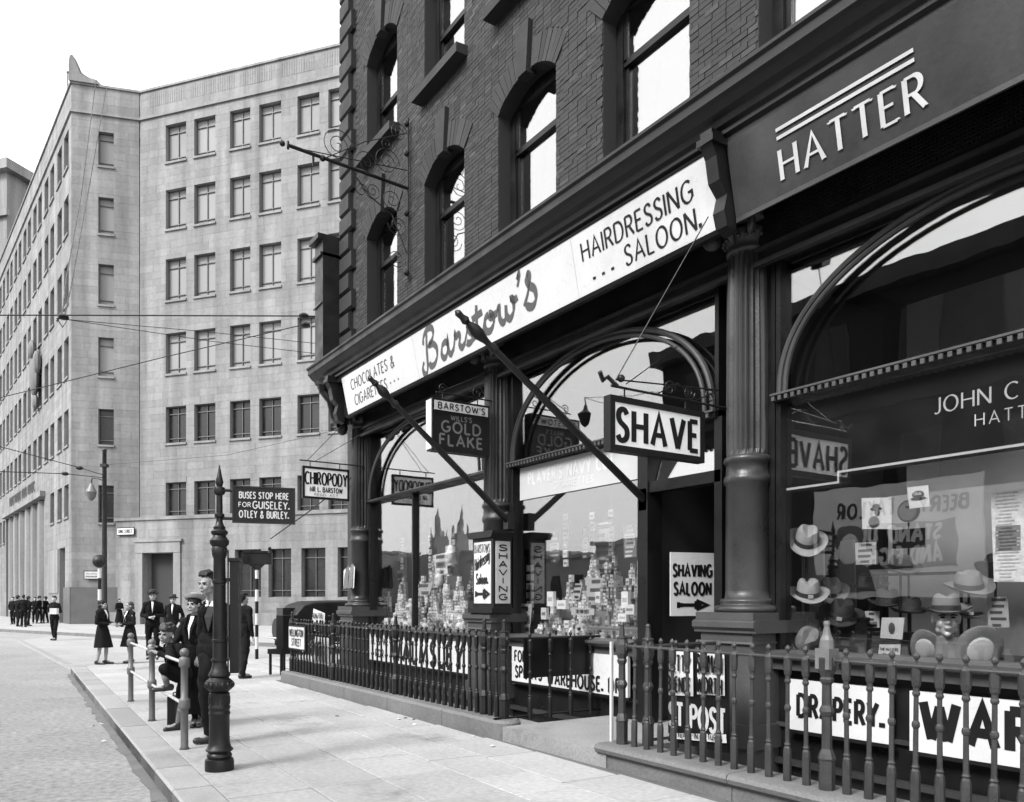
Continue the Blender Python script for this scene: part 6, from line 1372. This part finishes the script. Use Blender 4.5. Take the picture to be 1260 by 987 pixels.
def person(label,base,J,h,yaw,headyaw=None,pitch=0.,roll=0.,top=M_coat,bottom=M_trou,kind='man',hair=M_hair,vox=.014,hatk=None,skirt=None,coat_len=.0,handdir=None,grip=False,legs=M_sock,shirt=True,shoes=M_shoe,rz=YAW,group=None,sleeve=1.,hs=1.,shw=.04,shm=None):
    t=thing('person',label,'person',base,rz,group); s=h/1.75
    near=vox<.0165; hy=yaw if headyaw is None else headyaw
    b=MB(); torso(b,J,s,-.012,yaw)
    Mh=Matrix.Translation(J['head'])@RZ(hy)@Matrix.Rotation(pitch,4,'X')@Matrix.Rotation(roll,4,'Y')
    hsz=(.235/.235)*max(s,.86)*hs
    head_shape(b,Mh,hsz); cap(b,J['neck']-Vector((0,0,.03*s)),Mh@Vector((0,.02,-.06)),.056*s,.052*s)
    for q in 'LR':
        cap(b,J['sh'+q],J['el'+q],.048*s,.038*s); cap(b,J['el'+q],J['wr'+q],.038*s,.026*s)
        cap(b,J['hip'+q],J['kn'+q],.078*s,.052*s); cap(b,J['kn'+q],J['an'+q],.05*s,.034*s); cap(b,J['an'+q],J['toe'+q]+Vector((0,0,.01)),.034*s,.025*s)
        m=(J['kn'+q]*.65+J['an'+q]*.35); b.ball(m,(.05*s,.053*s,.1*s))
        dd=(J['wr'+q]-J['el'+q]) if not handdir else Vector(handdir); hand(b,J['wr'+q],dd,1 if q=='L' else -1,s*1.05,grip)
    remesh(b,'body',M_skin,t,vox*.8,1)
    if near: face_bits(t,Mh,hsz)
    # shoes
    for q in 'LR':
        b=MB(); a=J['an'+q]; to=J['toe'+q]; d=(to-a); d.z=0; d.normalize(); heel=Vector((a.x,a.y,to.z))-d*.05*s
        cap(b,heel+Vector((0,0,.015)),to+d*.03*s,.042*s,.034*s); cap(b,heel+Vector((0,0,.035*s)),a+Vector((0,0,.0)),.044*s,.05*s); b.ball((heel+to)/2+Vector((0,0,.02*s)),(.045*s,.045*s,.045*s)); remesh(b,'shoe',shoes,t,vox*.8,1)
    # lower garment
    if skirt is None:
        b=MB(); torso(b,dict(J,chest=J['waist']),s,.008,yaw,False)
        for q in 'LR': cap(b,J['hip'+q],J['kn'+q],.098*s,.075*s); cap(b,J['kn'+q],J['an'+q]+Vector((0,0,.0)),.075*s,.062*s)
        remesh(b,'trousers',bottom,t,vox,1,crease=.011)
    elif skirt=='shorts':
        b=MB(); torso(b,dict(J,chest=J['waist']),s,.008,yaw,False)
        for q in 'LR': cap(b,J['hip'+q],J['hip'+q].lerp(J['kn'+q],.85),.1*s,.095*s)
        remesh(b,'shorts',bottom,t,vox,1,crease=.009)
        for q in 'LR': b=MB(); cap(b,J['kn'+q].lerp(J['an'+q],.25),J['an'+q],.054*s,.04*s); remesh(b,'sock',legs,t,vox,1)
    else:
        # skirt: rings from waist to hem height `skirt`, following the legs
        b=MB(); N=8; top_=J['waist']; hemc=(J['knL']+J['knR'])/2 if skirt>.3 else (J['anL']+J['anR'])/2; seg=28; vs=[];fs=[]
        for i in range(N+1):
            f=i/N; c=top_.lerp(Vector((hemc.x,hemc.y,skirt)),f); rx=(.15+.11*f**.8)*s; ry=(.11+.12*f**.8)*s
            for k in range(seg):
                a=2*PI*k/seg; w_=1+.05*f*math.sin(a*7+i*.2); p=RZ(yaw)@Vector((rx*w_*math.cos(a),ry*w_*math.sin(a),0)); vs.append(c+p)
        for i in range(N):
            for k in range(seg): fs.append((i*seg+k,i*seg+(k+1)%seg,(i+1)*seg+(k+1)%seg,(i+1)*seg+k))
        fs.append(tuple(range(seg))); fs.append(tuple(range(N*seg,(N+1)*seg))[::-1]); b.add(vs,fs); b.build('skirt' if not coat_len else 'coat_skirt',bottom,t,auto=True)
        for q in 'LR': b=MB(); cap(b,J['kn'+q],J['an'+q]+Vector((0,0,.03)),.056*s,.04*s); b.ball(J['kn'+q]*.65+J['an'+q]*.35,(.054*s,.056*s,.1*s)); remesh(b,'stocking',legs,t,vox,1)
    # jacket or coat
    b=MB(); torso(b,J,s,.016,yaw)
    for q in 'LR':
        cap(b,J['sh'+q],J['el'+q],.064*s,.055*s); cap(b,J['el'+q],J['el'+q].lerp(J['wr'+q],.93*sleeve),.054*s,.043*s)
    if skirt is None or skirt=='shorts': b.ball(J['pel']+Vector((0,0,.02)),(.175*s,.135*s,.15*s),16,10,rot=RZ(yaw).to_3x3())
    remesh(b,'jacket' if skirt is None or skirt=='shorts' else 'coat',top,t,vox,1,crease=.011)
    if shirt and near:
        f=RZ(yaw); c=J['chest']; b=MB(); nb_=J['neck']
        P=[c+f@Vector((-.0,-.148*s,-.10*s)),c+f@Vector((shw*s,-.146*s,.05*s)),nb_+f@Vector(((shw+.012)*s,-.075*s,-.0)),nb_+f@Vector((-(shw+.012)*s,-.075*s,-.0)),c+f@Vector((-shw*s,-.146*s,.05*s))]
        Q=[p+f@Vector((0,.03,0)) for p in P]; b.add(P+Q,[(0,1,2,3,4),(9,8,7,6,5)]+[(i,(i+1)%5,(i+1)%5+5,i+5) for i in range(5)]); b.build('shirt_front',shm or M_shirt,t)
        if shm:
            b=MB()
            for sd in (-1,1): b.add([nb_+f@Vector((sd*.005*s,-.098*s,-.03*s)),nb_+f@Vector((sd*.05*s,-.092*s,-.035*s)),nb_+f@Vector((sd*.06*s,-.05*s,.03*s)),nb_+f@Vector((sd*.02*s,-.075*s,.02*s))],[(0,1,2,3)])
            b.build('collar',M_shirt,t)
        b=MB(); 
        for sd in (-1,1): b.tube([c+f@Vector((sd*.012*s,-.155*s,-.12*s)),c+f@Vector((sd*.06*s,-.152*s,.04*s)),nb_+f@Vector((sd*.07*s,-.07*s,.0)),nb_+f@Vector((sd*.06*s,.03*s,.03*s))],[.012*s,.026*s,.022*s,.014*s],8,flat=.5)
        b.build('lapels',top,t,auto=True)
    # hair and hat
    b=MB(); st=0
    if kind=='girl' or kind=='woman':
        b.ball((0,.03,.045),(.087,.102,.09),16,10); 
        for k in range(10): a=PI*(k/9); b.ball((.082*math.cos(a),.03+.075*math.sin(a),-.035),(.03,.03,.05),8,6)
    elif kind=='boy':
        b.ball((0,.03,.055),(.085,.1,.085),16,10)
        for k in range(26): a=rp.uniform(0,2*PI); e_=rp.uniform(.2,1.2); b.ball((.07*math.cos(a)*math.cos(e_)*1.1,.02+.09*math.sin(a)*math.cos(e_),.06+.085*math.sin(e_)),(.03,.03,.022),8,6)
        b.ball((.0,-.075,.075),(.055,.03,.03),10,6)
    else:
        b.ball((0,.038,.055),(.083,.094,.09),16,10); b.ball((0,.08,-.005),(.06,.036,.07),12,8)
        for k in range(9): x=-.05+.0125*k; b.tube([(x*.9,-.07,.094+.005*(k%2)),(x,-.045,.138-abs(x)*.3),(x,.03,.148-abs(x)*.4),(x*.8,.09,.11)],[.01,.022,.019,.012],6)
    b.xf(Mh@Matrix.Scale(hsz,4)); remesh(b,'hair',hair,t,vox*.6 if near else vox,1,crease=.005)
    if hatk:
        Mq=Mh@Matrix.Translation((0,.03,.075))@Matrix.Rotation(R(-14 if hatk=='woman' else -4),4,'X'); b=MB()
        if hatk=='woman': b.lathe([(.002,.07),(.06,.068),(.09,.045),(.1,.005),(.122,.01),(.134,.026),(.14,.032),(.134,.016),(.115,-.008),(.095,-.012)],seg=24)
        else: b.lathe([(.002,.10),(.05,.105),(.08,.09),(.092,.0),(.13,-.006),(.15,.008),(.152,.012),(.13,-.014),(.09,-.012)],seg=20)
        b.v=[(x,y*1.08,z) for x,y,z in b.v]; b.xf(Mq@Matrix.Scale(hsz*1.02,4)); b.build('hat',M_hatp if hatk=='woman' else M_feltd,t,auto=True)
        b=MB(); b.lathe([(.103,.0),(.1,.025),(.095,.025),(.095,.0)],seg=24); b.xf(Mq@Matrix.Scale(hsz*1.02,4)); b.build('hat_band',M_band,t,auto=True)
    return t
# ---- near group, joints read in the scene at their real distances
def joints(px0,Z0,d):
    b=Vector(pos(px0,Z0)); Minv=(Matrix.Translation(b)@RZ(YAW)).inverted(); out={}
    for k,v in d.items(): out[k]=Minv@at(v[0],v[1],Z0+(v[2] if len(v)>2 else 0))
    return tuple(b),out
b0,J=joints(262,8.35,dict(head=(255.5,719,0),neck=(264,742,.05),chest=(267,765,.06),waist=(264,787,.05),pel=(262,803,.04),shL=(281,752,.12),shR=(252,754,.0),elL=(289,782,.15),elR=(249,782,.05),wrL=(282,806,.05),wrR=(259,799,-.02),
    hipL=(268,808,.06),hipR=(256,808,.0),knL=(265,858,.02),knR=(253,856,-.08),anL=(267,907,.08),anR=(259,904,.0),toeL=(254,915,.0),toeR=(245,911.5,-.06)))
person('tall young man with swept-back dark hair leaning behind the spear-topped post',b0,J,1.78,R(-15),R(-24),R(4),0,top=M_suit,bottom=M_trou,vox=.008,shw=.06,shm=M_vest,hs=.93,handdir=(.5,.5,-.7))
b0,J=joints(239,9.55,dict(head=(238.5,744.5,-.02),neck=(240.5,758,.03),chest=(239,777,.03),waist=(239,795,.03),pel=(239,810,.03),shL=(250,765,.05),shR=(228.5,766,.0),elL=(254,786,.05),elR=(221,782,-.02),wrL=(246,806,-.12),wrR=(213,792,-.12),
    hipL=(243,812,.03),hipR=(234,812,.03),knL=(243,850,0),knR=(236,850,0),anL=(246,884,.05),anR=(240,886,0),toeL=(244,893,-.15),toeR=(237,894,-.15)))
person('woman in a pale brimmed hat and long dark coat resting an arm on the boy',b0,J,1.58,R(-5),R(-10),R(0),R(-6),top=M_coat,bottom=M_coat2,kind='woman',vox=.008,shw=.014,hatk='woman',skirt=.16,legs=M_coat2)
b0,J=joints(212,9.2,dict(head=(204.5,780.5,-.03),neck=(211,794,.03),chest=(216,806,.03),waist=(221,820,.03),pel=(223,829,.03),shL=(222,797,.08),shR=(208,799,-.08),elL=(207,803,.12),elR=(211,810,-.2),wrL=(194,797,.0),wrR=(196,804,-.18),
    hipL=(227,832,.06),hipR=(219,832,-.05),knL=(224,864,.04),knR=(201,822,-.18),anL=(219,891,.02),anR=(206,845,-.1),toeL=(206,897.5,-.06),toeR=(192,849,-.16)))
person('curly-haired boy in jacket and shorts with one foot up on the guard rail',b0,J,1.38,R(-30),R(-12),R(6),R(6),top=M_coat,bottom=M_coat2,kind='boy',hair=M_hairl,vox=.007,shw=.02,skirt='shorts',grip=True,hs=1.02)
# satchel-like dark case standing behind the guard rail post
t=thing('dark_case','upright dark case standing on the pavement behind the nearest guard rail post','case',pos(215,9.7),YAW)
MB().box(-.05,-.1,0,.05,.12,.34).build('body',M_black,t); MB().tube([(0,-.05,.34),(0,-.04,.38),(0,.05,.38),(0,.06,.34)],.008).build('handle',M_black,t)
def std(label,px,Z,h,yaw,**k):
    arms=k.pop('arms','down'); stride=k.pop('stride',.08); J=stand_pose(h,R(yaw),arms=arms,stride=stride); s=h/1.75
    zb=k.pop('z',0.); return person(label,pos(px,Z,zb),J,h,R(yaw),**k)
std('girl in a dark A-line coat seen from the side, facing the fair-haired girl',126,18.7,1.5,85,kind='girl',hair=M_hair,skirt=.4,coat_len=1,bottom=M_coat,top=M_coat,arms='front',legs=M_sockl,vox=.013,stride=.05)
std('fair-haired girl in an open dark coat holding something at her waist',160,19.1,1.46,-40,kind='girl',hair=M_hairl,skirt=.4,coat_len=1,bottom=M_coat,top=M_coat,arms='front',legs=M_sockl,vox=.0115,stride=.05)
std('man in a dark overcoat and hat walking behind the guard rail',188,20.3,1.72,20,hatk='man',top=M_coat2,bottom=M_coat2,arms='front',vox=.014,shw=.015)
std('second dark-hatted man behind the curly-haired boy, near the doorway',213,24,1.75,10,hatk='man',top=M_coat,bottom=M_coat2,arms='pocket',vox=.016,z=-.12,shw=.015)
std('person in dark clothes pointing to the right behind the timetable case',299,15.4,1.62,150,top=M_coat2,bottom=M_trou,arms='down',vox=.013,shirt=False)
std('woman in a long dark dress on the far pavement by the corner plinth',147,45,1.6,60,kind='woman',top=M_coat2,bottom=M_coat2,skirt=.25,arms='front',vox=.02,hatk=None,legs=M_coat2)
std('man walking in the road carrying a pale parcel at his waist',67,32.5,1.78,0,hatk=None,top=M_coat2,bottom=M_coat2,arms='front',vox=.018,stride=.14,z=-.12)
t=thing('parcel','pale parcel held at the waist by the man walking in the road','parcel',pos(67,32.15,.95),YAW); MB().box(-.14,-.1,0,.14,.06,.24).build('wrapping',M_white,t)
for i,(px,Z,h,yw,lab) in enumerate(((22,46,1.75,160,'person in a dark coat at the far left edge of the crowd'),(29,45,1.8,200,'broad person in a dark coat seen from behind by the giant entrance'),(35,47,1.7,150,'dark-coated person second in the cluster by the giant entrance'),(43,52,1.7,30,'smaller figure with bare head beside the fluted columns'),(48.5,52,1.75,90,'figure leaning by the fluted columns'),(16,50,1.7,10,'half-hidden person behind the crowd at the left edge'),(56,53,1.72,-100,'person leaning against the pale panel beside the giant entrance'))):
    std(lab,px,Z,h,yw,hatk='man' if i%2==0 else None,top=M_coat2 if i%3 else M_suit,bottom=M_coat2,arms='pocket',vox=.026,shirt=False)
